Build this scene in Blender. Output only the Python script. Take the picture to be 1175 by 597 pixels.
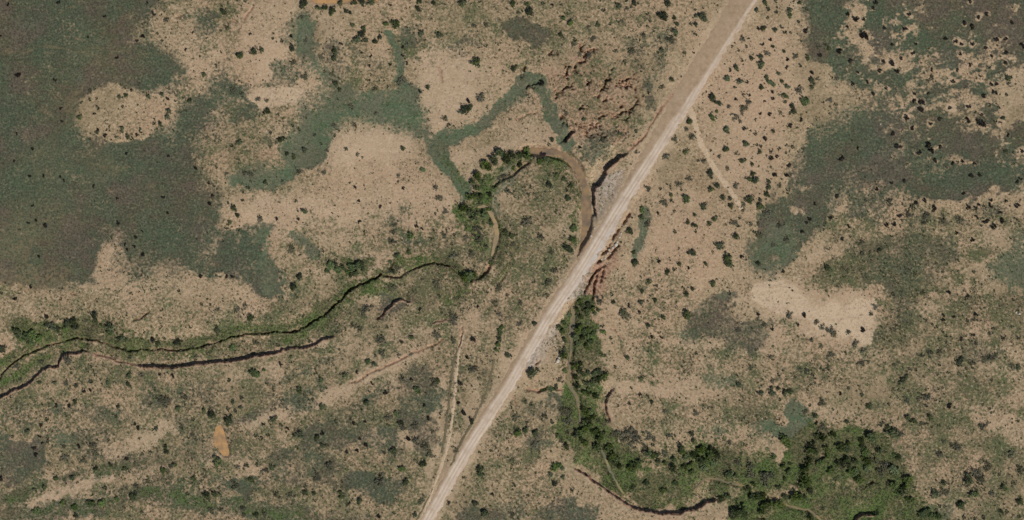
import bpy, math, random
import numpy as np

# ------------------------------------------------------------------ clear
for o in list(bpy.data.objects):
    bpy.data.objects.remove(o, do_unlink=True)
scene = bpy.context.scene
COL = scene.collection

# ------------------------------------------------------------------ camera, sky, sun, exposure
M = 0.5                                   # metres per image pixel (plan coordinates are image pixels)
PW, PH = 1175.0, 597.0
CAM_H = 1500.0
SUN_AZ, SUN_EL = 142.0, 50.0              # compass degrees (0 = up in plan, 90 = right)

cam = bpy.data.cameras.new('overhead_camera')
cam.sensor_fit = 'HORIZONTAL'
cam.angle = 2 * math.atan(PW * M * 0.5 / CAM_H)
cam.clip_start = 10; cam.clip_end = 20000
camo = bpy.data.objects.new('overhead_camera', cam)
camo.location = (0, 0, CAM_H)
COL.objects.link(camo)
scene.camera = camo

world = bpy.data.worlds.new('World'); scene.world = world; world.use_nodes = True
wn = world.node_tree.nodes; wn.clear()
sky = wn.new('ShaderNodeTexSky'); sky.sky_type = 'NISHITA'; sky.sun_disc = False
sky.sun_elevation = math.radians(SUN_EL); sky.sun_rotation = math.radians(SUN_AZ)
bg = wn.new('ShaderNodeBackground'); bg.inputs['Strength'].default_value = 0.05
wo = wn.new('ShaderNodeOutputWorld')
world.node_tree.links.new(sky.outputs[0], bg.inputs[0]); world.node_tree.links.new(bg.outputs[0], wo.inputs[0])

sl = bpy.data.lights.new('sun', 'SUN'); sl.energy = 3.7; sl.angle = math.radians(0.5); sl.color = (1, 0.95, 0.87)
so = bpy.data.objects.new('sun', sl); COL.objects.link(so)
so.location = (300, -300, 400)
so.rotation_euler = (math.radians(90 - SUN_EL), 0, math.radians(180 - SUN_AZ))
scene.view_settings.view_transform = 'Standard'
scene.view_settings.look = 'None'
scene.view_settings.exposure = 0.04
scene.view_settings.gamma = 1.0
scene.view_settings.use_curve_mapping = False

rng = np.random.default_rng(7)
random.seed(7)

# ------------------------------------------------------------------ helpers: plan, noise, distance fields
def wx(px): return (np.asarray(px, float) - PW / 2) * M
def wy(py): return (PH / 2 - np.asarray(py, float)) * M

_tab = rng.random((256, 256)).astype(np.float32)
def vnoise(x, y, seed=0):
    x = x + seed * 37.17; y = y + seed * 91.73
    xi = np.floor(x).astype(np.int32); yi = np.floor(y).astype(np.int32)
    fx = (x - xi).astype(np.float32); fy = (y - yi).astype(np.float32)
    fx = fx * fx * (3 - 2 * fx); fy = fy * fy * (3 - 2 * fy)
    a = _tab[yi & 255, xi & 255]; b = _tab[yi & 255, (xi + 1) & 255]
    c = _tab[(yi + 1) & 255, xi & 255]; d = _tab[(yi + 1) & 255, (xi + 1) & 255]
    return (a + (b - a) * fx) * (1 - fy) + (c + (d - c) * fx) * fy
def fbm(x, y, scale, octs=4, seed=0, gain=0.55):
    s = 0; a = 1.0; t = 0
    for k in range(octs):
        s = s + a * (vnoise(x / scale * 2 ** k, y / scale * 2 ** k, seed + k * 3) - 0.5); t += a; a *= gain
    return s / t * 2            # about -1..1
def sstep(a, b, x):
    t = np.clip((x - a) / (b - a), 0, 1); return t * t * (3 - 2 * t)

# plan grid: fine inside the image area, stretching to the horizon outside
SP = 1.0
fx_ = np.arange(-34, PW + 34, SP); fy_ = np.arange(-34, PH + 34, SP)
out = np.array([3, 9, 20, 45, 90, 180, 360, 750, 1500, 3000, 6000, 12000.])
GX = np.concatenate([fx_[0] - out[::-1], fx_, fx_[-1] + out])
GY = np.concatenate([fy_[0] - out[::-1], fy_, fy_[-1] + out])
NO = len(out)
X, Y = np.meshgrid(GX, GY)
X = X.astype(np.float32); Y = Y.astype(np.float32)
WX = X + 7 * fbm(X, Y, 34, 4, 1) + 3.0 * fbm(X, Y, 8, 2, 5)      # warped plan for organic outlines
WY = Y + 7 * fbm(X, Y, 34, 4, 11) + 3.0 * fbm(X, Y, 8, 2, 15)
LX = X + 1.6 * fbm(X, Y, 11, 3, 21); LY = Y + 1.6 * fbm(X, Y, 11, 3, 31)   # lightly warped
JX = LX + 1.5 * fbm(X, Y, 5, 2, 23); JY = LY + 1.5 * fbm(X, Y, 5, 2, 33)
SOFTK = .35 + 2.6 * sstep(-.25, .55, fbm(X, Y, 55, 3, 161))
N_A = fbm(X, Y, 26, 4, 41); N_B = fbm(X, Y, 9, 3, 51); N_C = fbm(X, Y, 90, 3, 61)

def window(xs, ys, pad):
    i0 = np.searchsorted(GX, min(xs) - pad); i1 = np.searchsorted(GX, max(xs) + pad)
    j0 = np.searchsorted(GY, min(ys) - pad); j1 = np.searchsorted(GY, max(ys) + pad)
    return slice(j0, j1), slice(i0, i1)

def poly_mask(pts, soft=4, amp=5, ax=None, ay=None, noise=None):
    soft = soft * 2.1; amp = amp * 1.9
    ax = WX if ax is None else ax; ay = WY if ay is None else ay
    xs = [p[0] for p in pts]; ys = [p[1] for p in pts]
    xs = [(-14000 if v <= -20 else 14000 if v >= PW + 20 else v) for v in xs]
    ys = [(-14000 if v <= -20 else 14000 if v >= PH + 20 else v) for v in ys]
    w = window(xs, ys, 30 + soft + amp)
    x = ax[w]; y = ay[w]
    d = np.full(x.shape, 1e9, np.float32); ins = np.zeros(x.shape, bool)
    n = len(xs)
    for i in range(n):
        x0, y0, x1, y1 = xs[i], ys[i], xs[(i + 1) % n], ys[(i + 1) % n]
        ex, ey = x1 - x0, y1 - y0; L = ex * ex + ey * ey + 1e-9
        t = np.clip(((x - x0) * ex + (y - y0) * ey) / L, 0, 1)
        d = np.minimum(d, (x - x0 - t * ex) ** 2 + (y - y0 - t * ey) ** 2)
        if y0 != y1:
            c = ((y0 > y) != (y1 > y)) & (x < ex * (y - y0) / (y1 - y0) + x0)
            ins ^= c
    sd = np.sqrt(d); sd = np.where(ins, sd, -sd)
    nz = (N_A + .55 * N_B if noise is None else noise)[w]
    return w, sstep(-1., 1., (sd + amp * nz) / (soft * SOFTK[w]))

def line_field(pts, pad, ax=None, ay=None):
    """distance, signed distance, 0..1 position along and total length for an open line"""
    ax = LX if ax is None else ax; ay = LY if ay is None else ay
    xs = [p[0] for p in pts]; ys = [p[1] for p in pts]
    w = window(xs, ys, pad + 6)
    x = ax[w]; y = ay[w]
    best = np.full(x.shape, 1e9, np.float32); sgn = np.ones(x.shape, np.float32); tt = np.zeros(x.shape, np.float32)
    acc = 0
    for i in range(len(pts) - 1):
        x0, y0, x1, y1 = xs[i], ys[i], xs[i + 1], ys[i + 1]
        ex, ey = x1 - x0, y1 - y0; L2 = ex * ex + ey * ey + 1e-9; L = math.sqrt(L2)
        t = np.clip(((x - x0) * ex + (y - y0) * ey) / L2, 0, 1)
        d = (x - x0 - t * ex) ** 2 + (y - y0 - t * ey) ** 2
        m = d < best
        best = np.where(m, d, best)
        sgn = np.where(m, np.sign(ex * (y - y0) - ey * (x - x0)), sgn)
        tt = np.where(m, acc + t * L, tt); acc += L
    d = np.sqrt(best)
    return w, d, d * sgn, tt, acc

def stroke_mask(pts, hw, soft=2.5, amp=2, warp=True):
    w, d, sd, t, L = line_field(pts, hw + soft + amp + 10, WX if warp else LX, WY if warp else LY)
    return w, 1 - sstep(hw - soft, hw + soft, d + amp * N_B[w])

def layer(): return np.zeros(X.shape, np.float32)
def add(L, wm, k=1.0):
    w, m = wm; L[w] = np.maximum(L[w], m * k)
def sub(L, wm, k=1.0):
    w, m = wm; L[w] = L[w] * (1 - m * k)
def ell(cx, cy, rx, ry, n=14):
    return [(cx + rx * math.cos(6.2832 * i / n), cy + ry * math.sin(6.2832 * i / n)) for i in range(n)]

# ------------------------------------------------------------------ plants: image coordinates read by eye from zoomed tiles (tile origin; x,y,radius + kind, 3.98 tile pixels per image pixel)
# kinds: j dark tree, g bright leafy tree, r streamside tree, o dull low bush, d tiny blackish shrub
IMAGE_TILES = {
(0,0): "706,62,9d 762,92,14o 656,170,8d 628,188,7d 535,264,7d 406,172,6d 85,345,10d 254,366,8d 55,392,5d 478,75,6d 5,170,6d 268,12,10d 20,335,5d 36,22,7d 280,498,6d 284,556,6d 676,14,6d 515,38,5d 546,446,14j 578,438,13j 678,442,14j 741,434,13j 413,416,9j 414,458,9j 442,450,9j 376,470,10j 447,494,11j 368,540,14j 434,406,8j 600,414,6d 774,508,16j 766,536,14j 703,564,10j 733,568,13j 560,588,14j 641,590,9j 640,388,13o 434,522,6d 486,592,8j 448,594,6d 768,452,7d 704,546,8j 557,388,10j",
(200,0): "228,58,17j 302,258,21j 368,238,22j 402,232,15j 541,223,19j 491,190,10j 535,168,7d 582,80,12o 594,20,28j 660,40,16j 690,38,18j 724,52,20j 786,52,14j 760,18,14j 733,235,17j 733,268,17j 137,342,13j 72,460,15j 52,504,9j 426,510,20j 738,382,18j 720,336,14o 593,350,20o 545,288,13o 56,230,7d 119,260,7o 212,142,9o 242,124,14o 190,300,8o 88,152,6d 600,186,12o 350,160,6d 6,460,8o 762,205,8d 755,410,12j 382,455,12o 422,460,10o 270,415,16o 310,432,12o 670,260,14o 540,575,9j 728,575,12o",
(400,0): "320,44,17j 322,8,14j 389,18,14j 521,22,22j 601,8,9j 751,18,19j 8,60,12j 218,114,22g 173,110,14g 40,186,22j 62,160,22j 70,132,14j 78,186,14j 145,174,15j 124,192,15j 332,155,17j 414,162,20j 20,116,13j 582,287,25j 757,315,17j 363,401,13j 285,388,12o 241,374,24o 538,500,26j 556,488,18j 520,510,18j 548,462,9d 598,448,18o 612,434,14o 439,542,18o 458,568,9j 122,405,14o 14,488,14o 126,518,10o 28,14,16j 62,14,18j 104,10,22j 94,302,6d 190,292,6d 265,290,7d 328,416,7d 248,216,6d 248,252,6d 60,242,6d 100,256,6d 792,355,12o 690,232,8o 776,58,10o 28,576,12o 575,118,14o 630,115,14o",
(600,0): "30,58,26j 20,20,14j 92,18,10j 177,22,9j 184,84,13g 219,104,16g 204,62,9j 342,116,13j 367,47,11j 441,32,17j 508,14,12j 474,42,10o 451,101,13o 570,64,10j 643,76,30j 664,16,24j 692,86,12j 705,112,13j 597,141,9j 694,150,20j 680,182,22o 634,232,15j 614,240,9o 680,366,14j 174,160,15j 186,178,10o 302,126,12o 321,181,13o 232,202,14o 140,252,18o 177,206,8o 260,250,10o 302,258,14o 328,244,9o 424,236,12o 551,162,13o 496,232,18o 464,288,14o 195,520,14o 280,548,12j 763,556,18j 744,590,12o 788,160,10j 788,114,12j 768,112,9j 790,76,13j 788,46,9j 135,25,7d 86,380,10d 636,400,12o 622,172,8o 575,428,6d 545,310,8o 738,245,12o 580,96,10o 470,2,10j",
(800,0): "28,84,27j 310,14,16j 360,6,10j 272,48,13j 325,40,11j 322,82,9j 362,56,10j 421,48,16j 424,72,14j 465,102,10j 440,4,8j 470,14,12j 500,44,9j 303,132,14j 282,132,8d 355,138,13j 386,122,11j 400,145,11j 427,150,8j 334,182,7d 345,214,10g 398,236,9g 299,203,7d 206,182,14o 190,232,8o 225,214,9o 160,214,9o 319,244,14o 249,267,13j 289,262,14j 294,296,21j 178,312,17j 147,322,11j 137,360,18g 196,375,16j 176,400,10j 228,374,10j 293,402,14j 316,352,12g 334,376,16g 350,390,11g 372,338,12j 388,372,12j 413,272,8d 446,260,13o 507,266,14j 470,300,11j 413,310,8d 410,396,13j 402,440,17j 402,465,10j 466,416,18o 466,388,9j 524,370,20j 524,400,12j 492,462,22g 436,486,14j 444,510,16j 426,518,10j 552,360,10o 69,450,20j 102,474,16j 68,538,18g 90,512,9g 213,434,10o 236,432,11j 234,466,14o 215,500,19o 172,536,17o 197,556,11o 146,488,10o 382,516,10o 288,520,6d 473,548,8d 497,144,9d 602,222,13j 652,236,12d 590,206,10o 562,252,9d 555,215,11o 525,334,9d 640,358,10o 608,460,13o 638,478,9o 576,468,8o 688,66,8d 724,88,12d 686,125,7d 762,168,16d 596,44,5d 706,282,10d 760,90,7d 737,332,6d 783,374,7d 712,384,8d 134,590,14g 346,450,8d 346,422,7d 310,466,6d 428,576,8d 216,590,8d 268,548,8o 178,456,7d 134,424,5d 333,524,8d",
(975,0): "119,12,10d 110,40,7d 270,64,9d 256,138,11d 197,206,8d 196,290,12d 238,268,8d 289,242,8d 304,200,6d 156,282,8d 140,325,9d 41,332,7d 8,280,7d 87,374,9d 218,326,10d 110,430,9d 16,385,7d 64,168,12d 380,320,8d 440,178,8d 512,202,7d 486,190,8d 562,202,9d 506,248,8d 548,298,8d 672,180,9d 714,178,8d 790,214,12d 744,104,9d 628,66,8d 590,80,8d 560,124,11d 526,108,9d 497,322,7d 472,372,8d 375,352,14o 638,305,10j 600,345,10j 600,300,12o 728,358,16j 730,384,12o 298,428,7d 297,462,9d 330,470,12d 328,504,12d 364,430,7d 264,538,11d 414,545,9d 460,494,7d 545,485,11d 538,552,13d 574,510,9o 604,524,7d 642,480,10j 684,490,9j 704,542,13j 668,555,9j 690,562,6d 608,570,14d 585,548,8d 654,420,8d 672,425,8d 650,385,8d 674,385,7d 616,440,9d 718,434,9o 290,586,8d 550,8,8d 372,566,8d 714,288,8d 650,258,6d 625,220,7d 160,130,8d 170,404,7d 713,240,9d",
(0,150): "76,16,6d 150,84,6d 66,140,6d 15,152,5d 135,208,6d 199,207,6d 278,212,6d 290,230,7d 579,106,6d 770,118,6d 777,42,5d 431,255,7d 745,303,8d 536,312,6d 502,309,5d 148,342,6d 69,320,5d 4,328,5d 263,370,5d 140,388,5d 130,420,7d 165,410,6d 208,434,9d 541,424,9d 648,462,6d 620,488,7d 573,522,6d 580,545,6d 613,531,7d 652,567,8d 766,376,6d 781,340,5d 491,468,5d 177,576,6d 545,232,5d 684,394,5d 703,516,5d 447,10,12j 412,38,9j 485,46,9j 509,42,6d 482,24,8d 530,30,8j 586,30,13j 602,38,10j 560,4,9j 624,20,7d 644,6,9j",
(200,150): "262,70,11j 297,58,16j 488,44,19j 595,92,17j 516,106,12j 548,122,13j 568,190,12o 414,236,12j 349,234,8j 320,192,14o 350,198,16o 684,194,11o 272,355,16j 290,390,15j 253,420,13j 292,452,9j 389,400,15o 595,370,19j 566,404,7d 560,420,7o 99,174,8d 160,240,7d 176,298,7d 163,336,8d 137,415,6d 149,464,6d 101,494,6d 92,204,6d 313,284,6d 747,392,7j 468,404,7d 427,382,5d 534,540,18o 440,10,10o 222,505,8o 313,320,7d 699,90,10o 240,198,10o 670,60,8o 640,20,10o 785,84,10o",
(400,150): "248,84,14j 337,180,12g 40,108,10o 62,124,8o 30,260,7d 46,321,7d 146,348,7d 252,264,8d 398,262,13o 412,310,16o 398,382,8j 212,432,11o 286,484,20g 438,474,17o 199,510,17o 206,462,14o 480,568,18o 484,476,9o 390,455,8o 310,438,7d 718,466,18j 746,484,16j 752,520,12o 592,490,20o 538,490,14o 628,530,13o 228,206,10o 562,568,14o 727,280,14o 277,556,14j 220,575,16j 52,418,7d 335,452,7d 440,370,14o 640,170,20r 690,110,22r 665,140,20r 720,125,20r 750,115,18r 785,110,16r 620,155,18r 735,150,14r 780,155,16r 755,170,14r 590,210,20r 570,235,18r 612,240,16r 585,265,14r 555,305,16r 580,300,16r 605,305,14r 530,355,22r 560,375,20r 575,400,18r 620,385,22g 640,360,14g 650,420,16g 645,295,12r 710,200,22o 600,330,12o 690,215,14o 590,450,18o",
(600,150): "16,92,22g 20,120,18r 134,42,13j 120,64,9j 80,140,18g 105,130,18g 156,208,15j 190,222,14j 120,250,18j 119,202,9j 218,254,13j 205,310,14g 230,450,18g 205,540,22g 225,500,16g 20,415,22o 80,488,18o 130,555,12o 440,14,12j 520,98,10o 518,4,10j 263,82,7d 293,136,5d 690,38,14o 740,98,12j 753,86,8j 654,118,17o 775,30,20o 711,248,16o 625,268,11j 747,316,20g 645,326,17o 678,296,13j 676,318,10j 691,368,9o 755,420,12j 785,387,12j 782,434,14j 788,460,9j 694,463,10j 713,538,8j 774,558,20j 488,458,19j 546,366,18g 540,398,14g 570,430,18o 505,556,12j 570,268,14o 758,218,14o 616,378,7d 724,270,8j 742,490,5d 365,45,12o",
(800,150): "134,86,17j 222,60,17j 288,97,13j 293,72,9o 253,155,12j 280,162,7o 337,94,10o 375,82,10j 407,100,9j 410,68,10j 437,76,9j 207,140,16j 137,172,12o 60,198,22j 28,138,14o 4,140,9j 63,270,17j 92,252,18j 176,250,13o 239,222,14j 267,228,19g 256,198,14j 330,236,13j 328,262,16j 318,292,15j 119,308,14j 150,312,14j 155,345,14j 29,347,18j 242,318,22j 212,342,12o 209,366,9o 287,346,21j 290,320,14j 193,402,10j 80,406,16j 54,426,16j 166,420,16o 185,435,11j 178,484,22j 103,526,22j 140,585,26j 243,428,13o 280,424,10o 283,478,17o 320,380,20o 126,474,6d 205,578,8d 102,118,10o 182,104,10o 266,14,11o 132,2,16j 347,4,12j 310,38,9d 355,205,9d 410,206,10d 420,160,9d 386,165,6d 340,128,10d 366,120,8d 375,252,11o 395,282,6d 250,128,6d 658,126,12d 740,82,7d 769,210,6d 739,185,6d 542,334,7d 516,404,9d 501,420,7d 483,466,8d 612,265,6d 697,436,8d 641,300,8d 667,496,8d 756,508,16o 348,524,14o 556,435,6d 609,397,7d 622,394,6d 637,400,6d 410,500,16o 380,430,16o 590,98,6d 560,350,5d",
(975,150): "361,66,12d 377,94,11d 415,74,8d 219,72,9d 235,75,7d 200,14,9d 287,75,6d 290,105,6d 318,100,10d 210,117,6d 395,138,8d 380,128,6d 519,140,8d 470,148,8d 446,170,6d 264,155,6d 360,165,6d 363,182,5d 253,230,7d 193,237,7d 126,268,8d 119,234,5d 559,208,10d 598,203,9d 573,152,7d 520,286,8d 346,320,10d 305,330,8d 543,352,10d 390,352,9d 384,366,7d 450,378,6d 578,348,8d 592,340,7d 648,318,7d 647,340,9d 768,345,12d 691,378,8d 730,290,6d 718,324,7d 782,218,8d 767,234,7d 717,96,14j 771,98,6d 788,95,8d 723,20,8d 660,438,12d 620,414,9d 633,414,8d 698,412,10d 582,398,8d 490,468,8d 562,500,8d 186,322,15o 273,383,15o 285,352,14o 76,320,8o 427,405,20o 505,412,22o 350,390,16o 340,420,13o 138,546,14j 40,515,10o 205,428,10d 170,430,9d 230,390,9d 50,400,6d 733,345,6d 604,435,6d 600,535,6d 240,4,6d 45,82,6d 119,150,5d",
(0,300): "85,330,26j 75,318,18j 118,345,24g 150,335,24g 178,350,22g 140,365,18g 236,295,24j 262,308,18j 310,280,24j 340,275,24j 345,300,24j 300,310,20g 434,250,22j 440,275,16j 390,272,12o 505,305,26j 500,325,18g 560,350,18j 542,356,14j 578,360,14j 695,360,12d 720,375,16j 790,362,10j 600,148,9j 738,222,10j 214,252,10d 8,145,10j 70,172,9d 142,117,7d 593,524,17j 588,564,14j 650,520,12o 494,558,13j 251,556,12j 302,556,14o 349,568,12j 416,550,11j 182,556,12j 186,460,12o 75,484,14o 12,400,20j 305,450,22o 88,536,10o 712,584,11j 414,590,8d 383,592,8d 328,510,8o 660,325,9o 788,526,9d 733,518,7d 462,290,10g 646,350,9j",
(200,300): "573,72,17j 545,116,22j 486,78,7j 196,314,17j 324,204,12o 360,506,20g 378,514,18g 411,497,11g 249,544,11j 672,546,14g 782,518,16j 572,582,15j 488,466,9d 474,384,10j 621,368,11j 779,310,10j 740,322,10o 565,388,10o 534,438,9g 18,370,22j 96,434,12o 265,398,18g 350,260,18g 290,220,14o 200,222,12o 19,135,9o 343,244,12o 122,70,7d 162,70,6d 190,62,5d 207,70,6d 240,70,7d 264,70,7d 281,73,6d 68,62,5d 456,590,8o 370,375,14o 715,20,20g 745,40,20g 770,30,18j 735,15,16j 790,50,14g 700,45,14g",
(400,300): "15,30,22g 40,20,22g 68,38,14j 30,55,18g 60,12,18j 10,64,16j 190,40,12j 205,48,14j 225,30,14o 196,120,24o 82,215,22o 70,240,14o 530,72,20r 555,68,22r 577,62,16r 545,84,14r 650,10,14r 400,95,18o 405,115,14o 485,260,20o 480,285,14o 470,240,16o 425,234,8j 668,190,15o 690,240,14o 668,230,9j 686,118,16o 700,300,12g 692,330,14g 688,355,14g 682,380,14g 675,405,13g 727,430,16j 690,312,10g 570,490,22o 405,340,18o 290,348,12g 244,369,12j 150,360,22o 90,460,16g 120,472,16j 152,418,18o 122,430,9o 281,424,16o 482,360,15o 510,556,10d 42,507,7d 110,556,7d 543,438,8d 330,222,8d 592,208,7d 176,302,9o 780,286,14o 570,358,10d 245,540,16o 288,541,7d 310,585,16g 395,555,22o 408,546,14g 20,290,16o 45,310,14o 785,190,14o 230,430,12o",
(600,300): "115,98,18o 108,158,14o 52,284,14j 145,44,16o 45,510,30j 350,178,20o 406,151,11j 414,187,13j 470,245,25o 455,232,16j 545,136,14j 535,186,13j 550,186,10j 575,94,15j 610,114,11o 605,178,13j 660,48,15j 690,38,10o 714,12,12j 641,257,14j 570,294,13j 732,123,11j 747,152,14j 775,128,14j 750,248,28j 478,440,17j 541,534,15j 422,482,10j 488,203,8d 532,232,7d 634,345,7d 588,345,7d 491,402,6d 361,423,6d 510,8,22j 358,298,10j 368,322,12g 402,350,9j 754,32,7d 625,4,8d 496,578,9j 260,185,14r 270,205,14r 300,200,14r 320,220,14r 250,225,12r 290,230,14r 330,240,12r 265,255,14r 250,315,16r 265,295,14r 240,350,16r 255,375,14r 280,325,16g 300,310,14g 270,350,14r 300,345,16g 310,370,14r 295,390,14r 320,330,12g 185,280,14g 180,320,16g 165,300,12r 190,360,12r 185,430,18r 190,400,12g 215,245,14g 240,480,14r 260,500,16r 265,470,12r 280,520,14r 240,530,14r 300,510,14g 330,515,18g 350,505,18g 370,530,16r 320,550,18g 345,540,16r 380,515,14r 290,560,14r 250,570,14r 300,585,14g 190,500,14g 170,540,14o 130,580,18g 90,585,14g 152,575,14g 345,222,12j",
(800,300): "140,8,26j 280,10,16j 73,101,17j 148,147,11j 600,36,20j 40,12,12j 490,246,9d 280,242,7d 342,310,8d 107,296,6d 185,314,14o 420,245,16o 545,280,14o 575,300,16o 605,315,18o 625,330,14o 690,325,14o 565,390,14o 722,375,17o 755,405,14o 755,315,9d 340,438,14o 248,484,12o 193,568,18j 343,545,11o 373,520,9o 293,566,7o 526,520,9j 470,495,12o 500,500,12o 610,430,18o 340,580,12j 370,582,12j 395,585,10j 690,580,9o 394,46,7d 290,72,6d 182,280,6d 160,232,6d 220,244,6d 208,338,5d 490,340,6d 460,292,7d 310,290,14o 280,265,12o 330,110,6o 370,184,6o 410,192,5d 448,528,9o 520,360,14o 795,240,14o 780,460,12o 750,470,16o 234,210,6d",
(975,300): "243,545,17j 260,525,12j 225,555,11j 454,144,9d 540,158,8d 517,190,6d 427,250,8d 427,268,8d 577,245,9d 565,265,12o 480,235,6d 475,255,7d 500,465,20j 512,445,14j 368,420,16o 410,412,16o 640,440,18o 670,430,16o 560,470,18o 610,450,16o 740,480,16o 770,488,16j 330,430,12o 510,355,8d 565,336,7d 640,330,12o 655,310,10o 576,375,12o 755,412,6d 740,385,6d 645,542,10j 290,470,6d 350,270,6d 425,320,9o 400,300,8o 380,290,8o 440,340,9o 465,350,9o 174,347,6d 60,310,9d 30,375,12o 300,495,9o 270,490,8o 115,210,14o 100,240,14o 770,350,12o 700,350,12o",
(0,447): "343,58,16j 307,52,8j 318,75,8d 541,82,12j 687,64,10j 705,45,6g 748,52,28o 714,178,12j 617,158,7d 633,176,8d 126,194,15j 182,212,7d 220,236,9j 196,247,7d 166,300,9d 156,268,8d 374,188,5d 758,262,15j 762,285,14j 690,290,10o 745,370,14g 785,350,14o 573,362,13j 507,345,14j 440,362,12j 484,450,12j 289,514,14g 349,578,15j 535,500,14g 610,492,20g 625,440,16o 345,538,16g 420,520,20g 470,515,20g 205,452,14j 160,460,12j 165,555,16g 330,405,14g 258,405,14g 292,412,9j 300,310,18o 385,330,16o 425,258,18o 435,290,16o 358,262,9d 580,318,8d 190,165,8d 638,118,5d 636,225,8o 8,408,9d 10,360,6d 437,578,8j 415,5,8d 255,74,8d 580,136,5d 355,424,8j 670,420,12o 620,470,14o",
(200,447): "174,120,25j 248,140,28j 202,332,28j 150,487,23j 190,482,19j 351,410,20j 91,406,15j 45,34,16o 18,88,15j 136,96,13j 268,60,13j 245,88,11j 305,83,13j 307,38,11o 33,174,11j 86,138,10j 454,140,21j 574,206,22j 677,80,16j 574,8,16j 654,220,17j 676,200,9d 677,257,13j 699,256,10j 560,266,11j 370,212,11j 400,222,10j 429,210,11j 450,356,14j 602,470,16j 640,474,13j 598,440,10j 760,470,13j 768,492,16j 518,182,8d 408,156,7d 377,575,14j 313,545,14o 412,560,14o 4,345,16j 318,575,12o 790,524,10j 470,480,18o 535,480,18o 330,350,16o 290,355,14o 780,322,6d 790,285,7d 380,345,10o 710,345,22o 650,400,18o 275,440,22o 85,210,14o 66,218,9o 420,372,16o 630,144,5d 668,460,6d 600,180,6d 382,325,6d 170,548,14o 215,550,14o",
(400,447): "208,280,20j 343,340,24j 243,364,18g 265,424,19j 52,508,19j 602,365,19j 602,390,17j 577,520,19j 622,564,25j 305,574,15j 333,512,16o 488,276,14o 242,152,14j 248,176,14o 308,232,18o 350,262,20o 376,294,20o 304,166,17o 180,130,17o 222,112,14g 82,62,17j 169,16,9d 502,62,8d 527,106,10d 488,150,6d 564,148,13j 560,130,8d 763,124,17o 775,196,20g 764,180,10j 598,288,9o 651,278,9o 275,224,9d 80,256,9d 139,578,9d 52,226,7d 25,155,7d 75,146,7d 10,138,6d 362,134,9d 345,72,7d 722,272,5d 655,350,6d 657,480,7d 680,416,6d 690,485,6d 770,520,6d 2,518,7d 420,110,9o 385,190,12o 40,280,7d 460,518,8d 747,428,5d 684,282,5d 567,88,5d 320,10,14g 140,420,28o 745,575,14o",
(600,447): "100,126,20o 58,200,18j 14,186,16g 17,150,10j 205,110,26o 200,140,24o 180,95,20o 137,148,12j 158,210,14j 175,235,14o 200,260,18j 204,195,10o 125,390,16j 145,360,20g 162,345,16g 182,362,11g 184,400,13g 147,430,15j 56,246,17o 9,55,12o 36,66,10o 590,58,14j 648,102,12o 545,35,7j 535,25,7d 565,28,6d 703,48,4d 434,74,8o 485,64,9o 670,210,14o 770,205,16j 778,235,14j 46,472,6d 72,522,6d 96,492,5d 62,544,6d 225,460,12o 788,110,14o 782,98,8j 245,205,18r 260,195,12r 340,190,14r 350,222,20r 362,205,14r 285,250,16r 270,230,12r 300,140,14r 275,155,14r 285,185,16r 310,165,14r 290,110,16r 320,125,14r 280,92,14r 306,102,14r 330,30,16r 300,20,14r 280,15,14r 320,195,14r 340,265,18r 385,275,18r 397,263,14r 410,300,20r 430,320,18r 440,350,14r 400,320,16r 420,337,14r 445,200,24o 490,190,26o 520,220,26o 470,230,24o 500,250,22o 410,205,16o 575,215,20o 600,230,14o 570,295,18r 595,305,16r 612,298,14r 510,350,18r 530,330,16r 490,360,16r 555,265,16o 650,290,18o 690,320,16r 690,360,20r 720,265,18r 725,282,16r 740,355,14r 770,345,16r 770,380,16g 640,465,14r 656,460,10r 565,430,18g 700,430,18g 505,450,14g 620,330,14r 650,340,14r 750,310,16r 780,300,16r",
(800,447): "68,278,16r 60,297,22r 88,300,20r 15,325,22r 20,275,18r 45,330,20g 30,355,20g 75,335,20g 150,385,18r 138,396,14r 180,395,12r 240,390,26o 240,350,20o 320,400,32o 185,330,18o 390,220,14r 405,237,24r 417,256,16r 350,310,18g 545,215,14r 570,222,20r 620,208,16r 525,253,14r 520,285,20r 542,287,16r 515,325,18r 490,360,24r 512,350,16r 392,350,14r 420,380,16r 425,340,10r 402,410,10r 490,408,24r 502,430,22r 475,440,20r 515,465,14r 450,490,24r 480,492,18r 400,490,14r 372,450,12r 640,335,16r 664,338,16r 684,322,18r 692,350,16r 720,330,16r 655,265,20r 682,270,16r 690,245,12r 750,232,14r 755,260,14r 590,275,16r 597,300,18g 570,330,22g 610,370,20g 720,380,20g 770,290,22g 780,330,20r 740,415,22r 770,360,18g 280,490,14r 255,495,18r 302,490,16r 260,435,12r 235,455,14r 310,540,24r 330,525,18r 290,555,14r 375,525,22r 352,520,14r 190,555,30r 168,570,24r 217,572,22r 515,585,18r 140,490,16r 110,500,14r 515,72,10j 565,62,20o 538,120,15j 493,100,14o 575,180,22o 786,78,15j 690,188,9j 684,146,13j 620,92,7j 640,105,5d 703,70,6d 705,146,5d 542,152,7d 738,86,5d 128,50,6d 96,28,5d 376,48,10j 400,20,16j 424,10,16j 340,18,18j 290,18,16j 232,152,9o 310,135,9o 315,80,5d 150,245,12o 650,20,7d",
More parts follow.
